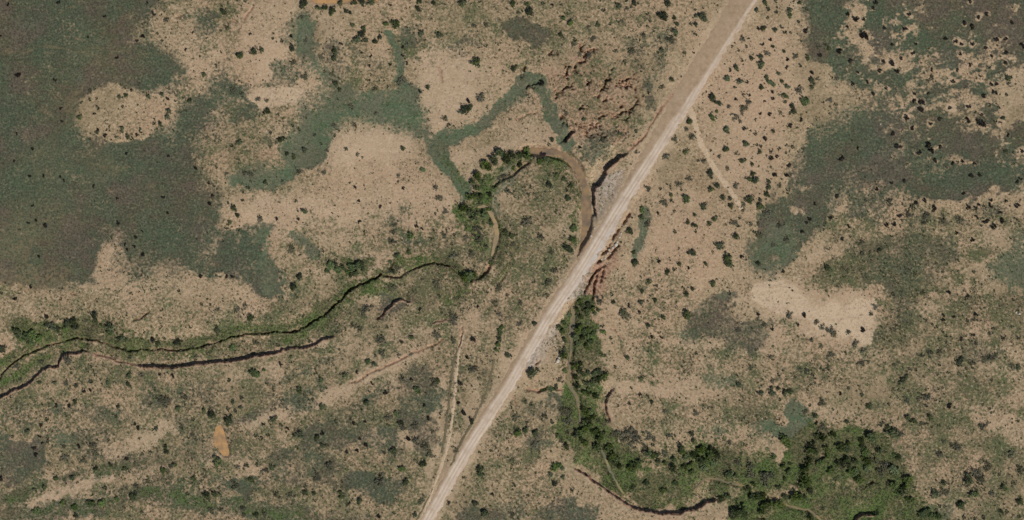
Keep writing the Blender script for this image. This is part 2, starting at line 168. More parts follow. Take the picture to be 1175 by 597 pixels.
(975,447): "90,76,18j 262,130,16j 291,144,16j 327,156,12j 368,128,18j 198,198,34j 175,175,18j 230,200,16o 98,220,26r 52,230,14r 140,160,12j 150,155,10o 345,38,20o 315,45,14o 258,50,14o 455,75,10d 425,235,12o 485,262,20o 405,292,18o 462,250,12o 540,415,28j 595,410,26o 570,380,24o 425,425,18j 385,475,26j 430,468,22o 566,475,24j 704,448,24j 503,530,26j 775,370,26o 775,512,20j 690,558,13j 714,558,11j 410,532,10j 610,582,12j 770,580,12j 645,475,18o 730,295,20o 625,350,22o 605,165,22o 745,430,16o 565,590,10j 520,585,10j 220,310,14r 208,298,12g 262,415,22r 255,437,14r 65,315,14r 20,335,20r 60,260,18r 130,280,18g 160,345,24o 205,365,28g 140,370,24o 45,415,20r 80,360,18g 110,320,20o 200,440,18r 230,470,20r 245,450,14r 260,500,12r 285,505,14r 5,375,20g 370,575,20g 330,570,20g 402,580,18g 350,555,18g 405,165,10o",
}
plants = []
for (sx, sy), txt in IMAGE_TILES.items():
    for it in txt.split():
        k = it[-1]; a, b_, r = [float(v) for v in it[:-1].split(',')]
        plants.append([sx + a / 3.98, sy + b_ / 3.98, r / 3.98, k])
# drop the same plant seen on two neighbouring image tiles
keep = []
for p in plants:
    if all(not (q[3] == p[3] and math.hypot(p[0] - q[0], p[1] - q[1]) < .55 * max(p[2], q[2])) for q in keep): keep.append(p)
plants = keep

# ------------------------------------------------------------------ ground cover layers (what grows or lies there)
meadow, green, olive, pale, red, grey, lush, straw = [layer() for _ in range(8)]

def samp_early(L_, px, py): return L_[np.searchsorted(GY, py), np.searchsorted(GX, px)]
# left meadow
add(meadow, poly_mask([(-30,-30),(172,-30),(176,12),(172,22),(178,40),(192,50),(205,62),(218,62),(212,80),(200,92),(222,90),(245,85),(262,98),(275,108),(292,114),
    (300,128),(290,140),(260,150),(232,165),(225,185),(238,195),(232,215),(256,215),(256,235),(252,260),(280,262),(308,262),(312,290),(325,310),(322,335),(305,342),
    (290,335),(275,318),(240,318),(200,312),(160,318),(135,312),(115,322),(90,325),(60,328),(30,325),(-30,330)], 6, 8))
for e, k in (((262,125,26,22),.75),((240,95,22,12),.6),((300,150,14,10),.5),((285,185,30,8),.45),((325,150,12,14),.55),((255,215,20,10),.6),((215,45,12,16),.35)): add(meadow, poly_mask(ell(*e), 10, 14), k)
oval = [(90,115),(105,103),(125,98),(150,97),(175,103),(200,103),(225,90),(238,82),(234,96),(215,118),(195,140),(170,155),(140,162),(115,163),(98,155),(90,140)]
sub(meadow, poly_mask(oval, 3, 3, LX, LY))
sub(meadow, poly_mask([(103,318),(112,290),(125,275),(134,271),(139,286),(128,303),(120,320)], 3, 2, LX, LY))
sub(meadow, poly_mask([(180,46),(200,42),(240,60),(250,88),(225,84),(200,60)], 5, 6), .8)
sub(meadow, poly_mask([(230,165),(270,150),(330,140),(320,185),(262,200),(225,190)], 8, 14), .6)
sub(meadow, poly_mask([(160,30),(178,30),(178,52),(150,50)], 5, 8), .6)
for p, k in ((ell(52,178,16,9),.35),(ell(30,262,26,14),.55),(ell(60,245,10,10),.4),(ell(10,285,20,20),.5),(ell(110,58,22,10),.25),(ell(85,118,8,12),.5),(ell(130,193,8,4),.5),(ell(170,208,8,6),.4),(ell(20,320,60,12),.6)):
    add(straw, poly_mask(p, 8, 9), k)
fade = sstep(190, 262, X + 14 * N_A) * sstep(345, 300, Y) * sstep(95, 125, Y)
meadow *= 1 - .42 * fade * sstep(-.2, .5, N_A + .6 * N_B)
for pts in ([(77,126),(83,113),(92,105)],[(20,292),(22,262),(24,232)],[(28,292),(40,264),(52,248)],[(27,150),(29,166)],[(34,182),(50,166),(60,160)],[(4,296),(16,282),(28,276)],[(60,252),(70,244)],[(100,96),(90,106),(80,112)],[(150,60),(110,54),(92,62)],[(120,190),(140,194)],[(168,205),(176,214)],[(45,300),(20,318)],[(10,60),(60,50),(120,70),(170,66)],[(60,20),(90,6)]):
    add(straw, stroke_mask(pts, 1.0, 1.2, 1.5), .55)
# green draws
draw1 = [(335,35),(350,20),(362,30),(365,50),(372,65),(378,80),(395,95),(400,105),(430,110),(452,100),(455,90),(470,92),(480,108),(480,125),(490,140),(500,152),(520,148),
    (545,140),(560,130),(570,118),(585,105),(600,96),(606,104),(590,118),(580,130),(570,138),(550,150),(530,160),(515,170),(520,185),(530,200),(540,215),(535,235),(528,225),
    (515,205),(505,198),(497,185),(490,165),(478,155),(460,148),(440,143),(420,142),(400,143),(380,150),(374,165),(372,180),(360,190),(345,200),(335,208),(320,212),(300,215),
    (270,208),(262,200),(285,195),(310,195),(325,188),(320,170),(325,160),(340,150),(345,140),(345,125),(365,110),(375,100),(360,80),(345,65),(338,50)]
add(green, poly_mask(draw1, 4.0, 4.0)); add(green, stroke_mask([(515,165),(545,148),(565,133),(585,112),(600,100)], 6.5), .9); add(green, stroke_mask([(495,160),(508,182),(522,203),(534,224)], 6), .9)
add(meadow, poly_mask(ell(352,45,18,24), 6, 8), .9); add(meadow, poly_mask(ell(380,75,14,26), 6, 8), .7); add(meadow, poly_mask(ell(232,26,20,12), 6, 8), .8)
add(meadow, poly_mask(ell(335,82,26,16), 6, 10), .55)
add(green, stroke_mask([(446,36),(450,48),(456,60),(458,75),(457,98)], 4.5))
add(green, poly_mask([(300,262),(312,265),(318,300),(326,318),(320,336),(305,338),(296,310)], 6, 6), .7)
add(green, stroke_mask([(335,268),(350,280),(362,297)], 6), .7)
add(green, stroke_mask([(602,92),(618,95),(627,112),(633,135),(646,152),(652,168)], 9), .95)
add(meadow, poly_mask([(572,25),(600,22),(620,30),(634,30),(632,46),(614,62),(600,45),(580,45)], 4, 5), .85)
for e, k in (((471,42,9,12),.6),((538,46,16,10),.55),((530,58,12,5),.5),((725,55,12,10),.6),((758,77,14,8),.9),((748,95,5,14),.7),((749,118,6,12),.6),((765,45,9,10),.7),((690,165,14,16),.55),((678,172,10,12),.5),((430,70,9,9),.45),((360,48,8,8),.7),
             ((405,300,28,14),.5),((455,250,10,5),.5),((475,275,20,6),.45),((420,60,30,10),.2),((365,170,20,30),.3),((300,165,28,8),.3)):
    add(meadow, poly_mask(ell(*e), 4, 6), k)
# valley of the lower left wash
add(olive, poly_mask([(-30,452),(0,436),(20,420),(50,400),(100,388),(140,400),(200,403),(260,388),(330,383),(370,358),(410,335),(450,318),(480,310),(475,330),(440,345),(405,375),(380,388),
    (330,400),(270,410),(200,420),(160,412),(130,405),(100,402),(75,408),(60,420),(30,438),(0,455),(-30,470)], 3, 3, LX, LY), .75)
add(olive, poly_mask([(0,372),(60,366),(150,370),(210,385),(250,372),(330,340),(370,330),(385,345),(340,378),(262,384),(200,400),(140,398),(100,386),(50,397),(0,425)], 7, 12), .7)
add(lush, poly_mask(ell(78,380,66,12), 5, 8), .85); add(green, poly_mask(ell(165,394,40,6), 4, 5), .6)
add(green, poly_mask(ell(20,395,18,10), 4, 5), .4)
# middle, north of the wash
add(olive, poly_mask([(330,262),(420,270),(480,262),(530,275),(520,300),(470,305),(430,318),(400,335),(330,330),(300,345),(330,300)], 10, 16), .45)
add(lush, poly_mask(ell(402,302,28,12), 5, 8), .8)
add(olive, poly_mask([(430,330),(470,312),(500,306),(535,326),(560,312),(575,290),(590,280),(604,292),(588,322),(562,338),(545,352),(515,372),(520,395),(490,370),(470,345),(440,350)], 6, 8), .8)
add(lush, poly_mask([(505,330),(535,326),(556,328),(560,320),(578,300),(590,288),(592,300),(570,325),(545,338),(510,345)], 4, 5), .5)
add(olive, poly_mask([(600,192),(640,186),(662,200),(667,240),(666,300),(650,335),(615,360),(585,370),(590,320),(600,290),(578,250),(585,215)], 6, 10), .55)
add(lush, stroke_mask([(662,196),(665,230),(664,262),(660,290),(652,318)], 3.5), .6)
add(lush, stroke_mask([(612,182),(636,184),(655,192)], 4), .7)
add(lush, poly_mask(ell(654,290,9,16), 4, 5), .55)
add(green, poly_mask([(535,240),(556,205),(576,182),(606,170),(622,180),(600,195),(585,215),(570,225),(575,245),(565,262),(550,255)], 4, 4, LX, LY), .6)
add(lush, poly_mask([(538,235),(556,205),(580,176),(608,168),(610,178),(590,192),(575,205),(562,232),(566,262),(550,262)], 4, 4), .75)
add(lush, stroke_mask([(508,172),(516,190),(528,205),(536,225)], 5), .4)
# wash below the road
south = [(640,375),(652,344),(680,345),(688,400),(694,430),(690,455),(697,490),(715,510),(760,520),(800,515),(830,510),(850,515),(880,525),(900,530),(918,505),(950,495),
    (980,490),(1012,510),(1030,540),(1045,560),(1060,585),(1090,630),(838,630),(846,600),(838,585),(836,574),(800,582),(780,586),(740,584),(715,572),(690,552),(668,535),(648,520),(640,490),(645,460),(648,430),(638,410)]
add(lush, poly_mask(south, 3, 6), .92); add(lush, poly_mask([(905,505),(935,490),(985,486),(1018,505),(1038,535),(1052,560),(1075,595),(1085,625),(930,625),(880,575)], 4, 5), .9)
add(green, poly_mask(ell(760,560,46,10), 5, 6), .5); add(lush, poly_mask(ell(790,545,60,22), 8, 8), 1)
sub(lush, poly_mask(ell(748,541,14,8), 5, 6), .7); sub(lush, poly_mask(ell(960,555,20,9), 6, 8), .45); sub(lush, poly_mask(ell(900,560,12,9), 6, 8), .35)
add(olive, poly_mask(ell(820,565,50,12), 6, 8), .6); sub(lush, poly_mask(ell(680,540,18,14), 6, 6), .45); sub(lush, poly_mask([(805,556),(860,562),(830,575),(800,580)], 4, 4), .6)
sub(lush, poly_mask(ell(675,425,18,20), 6, 8), .35)
add(green, poly_mask(ell(1062,590,24,9), 4, 5), .9)
# meadows to the right
east = [(975,105),(962,130),(932,145),(915,165),(908,190),(910,215),(885,238),(872,258),(862,290),(866,312),(885,312),(910,305),(918,290),(935,272),(945,252),(952,232),(975,215),(1000,212),
    (1012,232),(1060,235),(1100,232),(1150,222),(1230,208),(1230,186),(1150,186),(1100,180),(1070,168),(1040,160),(1030,130),(1040,110),(1030,85),(1008,100)]
add(meadow, poly_mask(east, 6, 8)); add(green, poly_mask(ell(895,285,28,26), 8, 10), .75); add(green, poly_mask(ell(980,140,40,30), 18, 20), .25)
sub(meadow, poly_mask(ell(925,215,9,6), 3, 5), .7); sub(meadow, poly_mask(ell(912,240,9,5), 3, 5), .7)
add(meadow, poly_mask([(925,45),(940,-30),(968,-30),(966,30),(975,60),(990,80),(962,96),(950,75),(930,60)], 4, 5))
add(meadow, poly_mask([(983,-30),(1060,-30),(1052,40),(1030,64),(1010,45),(985,20)], 4, 6))
patch = .75 * fbm(X + .4 * Y, Y * 1.35, 22, 5, 71, .75) + .5 * fbm(X, Y * 1.3, 7, 3, 75, .8)
tr = layer(); add(tr, poly_mask([(962,-30),(1230,-30),(1230,70),(1160,75),(1148,112),(1150,140),(1230,150),(1230,190),(1100,190),(1040,196),(1000,130),(975,100),(958,60)], 6, 6))
bias = layer() + .36
for e, k in (((1030,66,44,14),.55),((1115,95,36,30),.3),((1130,130,34,24),.35),((1150,170,40,10),.2),((1000,95,16,10),.4),((1075,120,26,12),.25),((985,22,9,22),.6),((1062,12,14,8),.2),((1150,55,30,8),.3),((1168,110,20,30),.9)):
    w_, m_ = poly_mask(ell(*e), 10, 6); bias[w_] -= k * m_
w_, m_ = poly_mask([(1150,-30),(1230,-30),(1230,25),(1168,28)], 5, 5); bias[w_] += .4 * m_
pv = patch + bias
meadow = np.maximum(meadow * (1 - tr * sstep(.1, -.1, pv) * .9), tr * sstep(-.34, .30, pv) * .97).astype(np.float32)
pale = np.maximum(pale, tr * np.exp(-((pv + .10) / .10) ** 2) * .5 * sstep(-.3, .4, N_B)).astype(np.float32)
for p in plants:
    if p[3] == 'd' and p[0] > 978 and p[1] < 205 and samp_early(tr, p[0], p[1]) > .4:
        q_ = (p[0] * 7.3 + p[1] * 3.1) % 1
        if q_ < .35: continue
        w_, m_ = poly_mask(ell(p[0] + 2 * q_ - 1, p[1] + 1 - 2 * q_, p[2] + 3.4 * q_, p[2] + 2.4 * q_, 9), .9, 1.6, JX, JY)
        meadow[w_] *= 1 - .7 * m_; pale[w_] = np.maximum(pale[w_], m_ * .7 * q_)
add(olive, poly_mask([(985,285),(1000,268),(1030,260),(1045,248),(1062,262),(1085,270),(1092,300),(1100,322),(1080,340),(1060,352),(1066,388),(1050,406),(1020,412),(1003,395),(1010,372),(1030,352),(1015,332),
    (985,328),(950,338),(928,322),(940,303),(965,298)], 5, 7), .95)
add(meadow, poly_mask([(985,285),(1005,268),(1045,250),(1062,262),(1085,275),(1090,300),(1060,330),(1040,380),(1010,390),(1030,350),(1015,330),(985,320)], 8, 14), .45)
add(green, poly_mask([(1130,300),(1150,285),(1178,264),(1230,250),(1230,322),(1165,338),(1142,322)], 5, 6), .6); add(meadow, poly_mask([(1130,300),(1150,285),(1178,264),(1230,250),(1230,322),(1165,338),(1142,322)], 5, 6), .6)
add(olive, poly_mask([(1062,402),(1110,388),(1135,402),(1178,424),(1150,432),(1110,426),(1085,420)], 5, 8), .85)
add(meadow, poly_mask(ell(1125,412,30,10), 6, 10), .5)
for e, k in (((1087,252,14,7),.7),((1105,254,13,7),.6),((982,240,12,14),.7),((1012,250,12,10),.5),((1060,252,6,14),.6),((1090,280,8,16),.5),((1125,205,50,8),.5),((1140,240,20,8),.4)):
    add(meadow, poly_mask(ell(*e), 4, 7), k)
add(meadow, poly_mask([(775,382),(788,362),(805,345),(830,335),(845,336),(842,355),(852,366),(866,356),(880,370),(884,386),(870,402),(856,405),(840,400),(820,396),(785,394)], 5, 8), .72)
add(green, poly_mask(ell(832,340,10,8), 4, 5), .7); add(green, poly_mask(ell(780,383,10,8), 4, 5), .5)
add(meadow, poly_mask(ell(862,330,10,12), 4, 6), .6)
for e, k in (((828,440,22,9),.7),((885,448,22,6),.7),((823,494,12,11),.75),((910,372,14,6),.6),((945,375,12,6),.5),((925,385,14,10),.5),((935,425,30,9),.6),((975,415,14,12),.6),((890,400,20,12),.5),((1000,355,10,14),.5),((1050,460,12,9),.6),((1060,410,10,6),.5),
             ((1148,462,22,16),.55),((1120,545,16,9),.6),((1075,565,14,8),.5),((1100,515,10,8),.35),((1150,495,10,6),.4),((1160,540,16,10),.5)):
    add(olive, poly_mask(ell(*e), 5, 8), k)
add(green, poly_mask([(865,486),(900,482),(905,462),(920,472),(930,490),(935,512),(905,514),(885,498)], 5, 6), .9); add(green, poly_mask(ell(823,494,11,10), 4, 4), .6); add(green, poly_mask(ell(826,438,16,6), 4, 5), .5)
add(olive, poly_mask([(860,408),(1000,400),(1000,440),(900,460),(800,470),(790,430)], 20, 22), .4)
add(olive, poly_mask([(1050,330),(1175,320),(1230,480),(1100,440),(1050,420)], 20, 24), .35)
add(green, stroke_mask([(735,240),(738,260),(735,280),(730,297)], 5.5), .8)
# lower left
add(meadow, poly_mask([(-30,492),(30,500),(50,512),(60,532),(40,545),(20,560),(-30,562)], 6, 8), .8); add(green, poly_mask(ell(70,503,14,14), 5, 5), .55); add(meadow, poly_mask(ell(68,500,16,16), 5, 5), .6)
for pts, hw, k in (([(-30,582),(40,560),(90,548),(135,533),(190,530)], 6, .8), ([(-30,592),(60,590),(110,580),(150,566),(200,566),(260,582),(340,592),(420,604)], 10, .85), ([(150,540),(200,550),(230,560)], 10, .5)):
    add(meadow, stroke_mask(pts, hw, 8, 9), k * .9); add(lush, stroke_mask(pts, hw * .7, 5, 8), k * .45)
for e, k in (((188,460,16,8),.55),((235,452,20,7),.4),((380,500,30,14),.55),((345,525,30,9),.4),((375,535,14,10),.55),((482,465,24,44),.42),((455,515,14,8),.35),((430,505,24,10),.45),((436,562,26,14),.6),((405,555,16,10),.5),((270,555,22,12),.55),((485,500,12,16),.4),
             ((335,460,22,6),.4),((225,510,18,16),.3),((25,478,24,14),.25),((100,505,30,16),.3),((560,592,30,10),.5),((650,592,30,12),.5),((585,585,14,10),.4),((200,480,10,8),.3),((405,480,20,12),.3),((120,475,20,10),.3),((330,540,20,8),.4),((440,350,16,8),.5),((545,420,10,8),.35),((620,470,20,8),.3),((650,470,12,18),.6),((620,510,14,12),.4)):
    add(meadow, poly_mask(ell(e[0], e[1], e[2] * 1.15, e[3] * 1.1), 6, 9), min(.9, k * 1.45))
add(olive, poly_mask([(-30,470),(120,460),(250,500),(420,470),(480,430),(510,440),(500,540),(440,600),(200,600),(-30,600)], 20, 24), .3)
for p, k in (([(-30,335),(260,325),(330,345),(330,400),(-30,440)], .38), ([(-30,440),(380,392),(470,380),(520,400),(500,540),(470,620),(-30,620)], .54), ([(590,180),(668,185),(668,330),(600,400),(540,420),(560,300)], .62),
             ([(380,-30),(640,-30),(800,-30),(760,60),(700,60),(620,80),(560,60),(440,60)], .40), ([(600,0),(800,-30),(740,140),(620,150)], .36), ([(700,340),(860,390),(1010,400),(960,480),(880,500),(760,500),(700,450)], .45), ([(1010,330),(1230,320),(1230,620),(1060,620),(1010,500)], .6),
             ([(500,400),(600,420),(650,520),(640,620),(500,620)], .42), ([(320,258),(540,262),(560,320),(500,400),(400,420),(330,380)], .5), ([(210,100),(340,100),(350,160),(330,220),(230,220)], .5), ([(185,-30),(300,-30),(280,40),(180,40)], .55), ([(930,240),(1180,225),(1230,340),(960,300)], .5), ([(400,50),(480,60),(470,140),(400,110)], .42), ([(690,160),(760,180),(720,230),(690,220)], .35), ([(700,330),(690,340),(800,350),(790,300),(720,310)], .3)):
    add(olive, poly_mask(p, 12, 14), k)
for pts, hw, k in (([(230,500),(290,478),(345,455),(375,440)], 5, .6), ([(300,545),(350,525),(400,505),(440,498)], 7, .6), ([(60,470),(110,480),(140,470)], 6, .5), ([(100,520),(150,528),(210,510),(235,495)], 6, .55), ([(400,470),(450,445),(480,425)], 7, .55), ([(255,560),(320,548),(380,552)], 7, .55), ([(310,440),(350,425),(390,410)], 5, .45)):
    add(meadow, stroke_mask(pts, hw, 6, 8), k)
thin = sstep(.10, .55, fbm(X, Y * 1.2, 45, 4, 171) + .35 * N_B)
meadow *= 1 - .20 * thin; green *= 1 - .14 * thin
# pale bare flats
for p, k in (([(855,332),(870,320),(900,316),(915,323),(930,335),(950,342),(975,338),(1000,342),(1010,365),(1006,402),(990,396),(960,390),(935,384),(910,368),(890,354),(870,352)], .95),
             ([(902,322),(915,325),(935,340),(960,352),(975,360),(960,372),(935,355),(910,340)], 1),
             ([(380,160),(400,148),(440,145),(470,155),(475,170),(455,185),(420,190),(390,195),(375,185)], .8),
             ([(480,60),(495,50),(530,55),(550,75),(560,100),(545,130),(520,145),(500,150),(485,130),(480,100)], .75),
             ([(288,110),(318,98),(350,101),(357,110),(345,124),(320,122),(300,126)], .85),
             ([(278,222),(380,225),(460,215),(520,235),(480,250),(400,262),(340,255),(300,260),(275,240)], .6),
             ([(105,316),(120,298),(136,272),(140,285),(125,310),(160,322),(250,326),(270,336),(200,345),(100,335),(40,342),(10,350),(60,334)], .45),
             ([(286,20),(310,0),(345,5),(348,30),(332,60),(322,95),(290,97),(278,60)], .6), ([(355,16),(385,14),(392,45),(370,45)], .55),
             ([(195,38),(238,36),(244,60),(250,90),(232,88),(212,66)], .55), ([(240,150),(300,158),(330,150),(310,185),(260,185)], .35),
             ([(40,578),(80,562),(120,548),(128,560),(90,576)], .55), ([(1118,275),(1160,258),(1170,262),(1150,285),(1125,300)], .6),
             ([(1152,72),(1230,60),(1230,150),(1150,132)], .35), (ell(875,388,10,7), .7), (ell(1045,382,24,22), .35), (ell(1070,432,30,18), .3), (ell(815,430,10,18), .45), (ell(868,500,4,9), .3),
             (ell(470,390,30,14), .35), (ell(545,370,24,10), .45), (ell(455,355,22,9), .4), (ell(960,280,14,18), .45), (ell(940,290,14,8), .6), (ell(930,520,8,6), .3),
             ([(700,320),(720,250),(790,230),(860,270),(830,330),(740,325)], .3), ([(810,60),(920,10),(925,100),(895,190),(860,250),(820,200),(800,120)], .45), (ell(150,400,30,4), .3), (ell(165,490,20,20), .25), (ell(150,515,26,12), .3)):
    add(pale, poly_mask(p, 9, 11), k)
for pts, hw, k in (([(400,102),(412,108),(427,118)], 2.2, 1), ([(640,152),(600,160),(560,172),(525,185)], 6, .45), ([(860,402),(880,385),(895,375)], 3, .6), ([(830,402),(850,406),(880,402)], 2, .8), ([(595,365),(582,392),(584,420)], 5, .5), ([(770,395),(800,398),(830,402)], 2, .5)):
    add(pale, stroke_mask(pts, hw), k)
for e in ((105,500),(165,580)): pass
streak = sstep(.12, .55, fbm(X + .55 * Y, Y * 2.1 - .5 * X, 75, 4, 141) + .25 * N_B)
pale = np.maximum(pale, .42 * streak).astype(np.float32); olive *= 1 - .5 * streak
moist = sstep(.10, .50, fbm(X + .5 * Y, Y * 1.7 - .4 * X, 60, 4, 151) + .3 * N_B)
olive = np.maximum(olive, np.where(olive > .2, .85 * moist * np.clip(olive * 2.2, 0, 1), olive)).astype(np.float32)
for pts, hw, k in (([(285,488),(330,474),(380,455),(430,428),(480,402)], 7, .6), ([(130,520),(160,505),(190,490)], 9, .5), ([(35,580),(75,566),(125,548)], 7, .6), ([(700,350),(760,390),(820,398)], 6, .35), ([(505,440),(505,490),(495,540)], 5, .45), ([(545,440),(535,480)], 7, .4), ([(700,440),(760,450),(800,440)], 8, .4)):
    add(pale, stroke_mask(pts, hw, 4, 5), k); sub(olive, stroke_mask(pts, hw, 4, 5), .8)
# green ribbon along the left wash and around the loop
for pts, hw, k in (([(0,415),(30,398),(60,388),(95,383),(130,392),(160,396),(200,397),(240,390),(280,378),(330,376),(360,362),(390,342),(420,322),(450,312)], 7, .85), ([(330,388),(365,372),(395,350),(420,334),(450,326)], 5, .75), ([(0,440),(40,412),(80,398),(130,404),(200,408),(260,398),(300,392)], 5, .6),
                   ([(556,222),(562,245),(574,262),(576,285),(568,305)], 7, .8), ([(590,182),(612,184),(640,188),(656,205),(662,235),(660,275),(652,310)], 5, .65), ([(450,305),(480,298),(510,300),(530,312)], 6, .7), ([(525,240),(545,262),(548,285)], 8, .7), ([(560,330),(580,300),(592,285)], 5, .5)):
    add(lush, stroke_mask(pts, hw, 4, 4), k)
for p, k in (([(855,334),(868,322),(900,318),(915,322),(932,335),(952,341),(975,338),(1000,343),(1006,358),(998,372),(1003,388),(994,398),(978,391),(962,392),(948,384),(930,386),(910,368),(890,355),(868,352)], .97), ([(288,110),(318,98),(350,101),(357,110),(345,123),(318,120),(298,124)], .9), ([(378,185),(384,165),(402,150),(440,147),(470,156),(474,170),(455,183),(420,188),(392,192)], .8)):
    w_, m_ = poly_mask(p, 2.2, 4.0); pale[w_] = np.maximum(pale[w_], k * m_)
    for L_ in (olive, meadow): L_[w_] *= 1 - .85 * m_
# red eroded ground
for p, k in (([(628,72),(660,55),(700,68),(730,90),(742,115),(730,135),(710,148),(690,165),(660,165),(645,140),(635,115)], .46),
             ([(690,280),(712,262),(720,285),(700,320),(690,345),(672,345),(668,330),(680,305)], .8), (ell(275,178,40,8), .45), (ell(255,180,30,12), .35), (ell(690,155,22,10), .5), (ell(640,75,14,14), .3)):
    add(red, poly_mask(p, 6, 10), k)
add(pale, poly_mask(ell(705,108,22,10), 5, 8), .5); add(pale, poly_mask(ell(655,115,18,10), 5, 8), .4)
add(red, poly_mask([(800,70),(925,20),(920,110),(895,190),(860,260),(820,320),(720,320),(735,240),(790,180)], 10, 14), .13)
# grey stony fill beside the crossing
for p, k in (([(686,212),(700,200),(712,196),(700,225),(690,245),(684,250)], .6), ([(702,250),(712,252),(700,275),(685,298),(672,312),(668,305)], .9), ([(605,405),(625,385),(640,370),(640,385),(622,410),(606,425)], .7), ([(650,325),(672,318),(668,338),(655,348),(645,345)], .6)):
    add(grey, poly_mask(p, 3, 4, LX, LY), k)

# ------------------------------------------------------------------ relief
def base_z(x, y):
    x = np.asarray(x, np.float32); y = np.asarray(y, np.float32)
    return 3.2 * fbm(x, y, 300, 3, 81) + 0.5 * fbm(x, y, 60, 2, 91)
H = base_z(X, Y)
H += 0.10 * fbm(X, Y, 7, 3, 101) * (1 - .5 * meadow) + .05 * rng.standard_normal(X.shape) * (1 - .7 * np.clip(meadow + pale, 0, 1))
H -= 0.35 * np.clip(np.maximum(meadow, green), 0, 1)
rim = layer()

def bank(pts, depth, width, side, pale_rim=.6):
    """cut bank: ground on one side of the line drops sharply, then climbs back over the width"""
    w, d, sd, t, L = line_field(pts, width + 4, JX, JY)
    depth = depth * .95
    s = sd * side
    ends = sstep(0, min(12, L * .25), t) * sstep(0, min(12, L * .25), L - t)
    var = .78 + .22 * np.clip(1.6 * vnoise(t / 14, t * 0 + 3.3) , 0, 1.3)
    drop = sstep(-.4, .4, s) * (1 - sstep(width * .18, width, s))
    H[w] -= depth * ends * var * drop
    red[w] = np.maximum(red[w], ends * (1 - sstep(1.2, 2.6, d)) * .75)  # exposed cut soil; its dark band also paints shade onto the bank face
    pale[w] = np.maximum(pale[w], ends * (1 - sstep(.6, 2.0, np.abs(s + 2.0))) * pale_rim)
    for L_ in (meadow, green, lush, olive): L_[w] *= 1 - .8 * ends * (1 - sstep(1.5, 3, d))
def gully(pts, hw, depth, k_red=.6, taper=True):
    w, d, sd, t, L = line_field(pts, hw + 6, JX, JY)
    e = min(8, L * .3)
    ends = sstep(0, e, t) * sstep(0, e, L - t) if taper else 1
    var = .6 + .8 * vnoise(t / 9, t * 0 + 7.7)
    hw = hw * (.6 + .8 * vnoise(t / 3.2 + pts[0][0], t * 0 + 2.9))
    H[w] -= depth * ends * np.clip(var, .4, 1.2) * (1 - sstep(hw * .45, hw * 1.25 + .5, d))
    red[w] = np.maximum(red[w], ends * (1 - sstep(hw, hw + 1.8, d)) * k_red)

# wash in the lower left: incised channel and the tall southern cut bank
gully([(-30,470),(0,432),(10,420),(25,409),(45,400),(70,392),(90,388),(110,390),(130,397),(145,402),(170,401),(200,402),(225,400),(245,394),(262,387),(280,384),(305,382),(335,382)], .8, 2.4, .35, False)
gully([(335,382),(350,375),(370,363),(385,350),(395,338),(405,330),(420,324),(437,316)], 1.3, 3.2, .4, False)
gully([(428,320),(437,316),(448,318),(458,318),(470,310),(490,303),(500,302),(517,305)], .9, 2.2, .4)
gully([(447,312),(449,304),(452,298)], 1.2, 1.8)
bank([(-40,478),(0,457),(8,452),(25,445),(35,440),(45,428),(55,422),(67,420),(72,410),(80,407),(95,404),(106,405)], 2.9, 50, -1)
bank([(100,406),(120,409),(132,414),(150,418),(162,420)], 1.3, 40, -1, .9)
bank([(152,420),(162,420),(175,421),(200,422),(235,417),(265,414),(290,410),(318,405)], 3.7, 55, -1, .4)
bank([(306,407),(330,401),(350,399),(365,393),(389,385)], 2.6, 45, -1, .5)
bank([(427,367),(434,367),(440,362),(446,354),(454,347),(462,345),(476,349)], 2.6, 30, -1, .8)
gully([(430,366),(438,366),(444,357)], 1.4, 1.2)
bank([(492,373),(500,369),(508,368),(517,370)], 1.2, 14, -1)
gully([(520,385),(510,390),(495,397),(480,403),(462,411),(440,421),(415,433),(395,443)], .8, .8, .6)
gully([(531,369),(530,380),(528,392),(525,402)], 1.0, 1.4, .6)
gully([(150,371),(156,367),(166,362),(174,357)], 1.2, 1.6, .8); gully([(80,336),(90,338)], .8, .8)
gully([(309,358),(310,350),(314,346)], .8, .9)
# loop stream bank beside the road and pit at its bend
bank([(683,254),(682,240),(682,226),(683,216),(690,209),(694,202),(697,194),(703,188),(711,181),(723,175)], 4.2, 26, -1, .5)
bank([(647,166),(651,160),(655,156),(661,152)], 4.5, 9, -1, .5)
gully([(719,176),(728,167),(736,160),(742,150),(753,134),(767,114),(784,92),(799,66)], 1.0, 1.1, .75)
gully([(640,165),(646,161),(650,159)], 1, 1)
# central thicket channel
gully([(512,304),(519,307),(526,313),(532,319),(540,321)], 1.2, 2.0, .5, False); add(lush, stroke_mask([(500,300),(520,308),(538,322),(556,314)], 7, 4, 4), .8)
gully([(536,321),(549,319),(558,312),(564,303),(566,296)], 1.8, 2.0, .7); gully([(506,316),(514,314),(520,312)], .9, 1.0)
gully([(586,297),(584,308),(577,318),(572,326)], .9, .9, .4)
gully([(560,209),(566,203),(578,200),(590,194),(600,186)], 1.2, 1.4, .5)
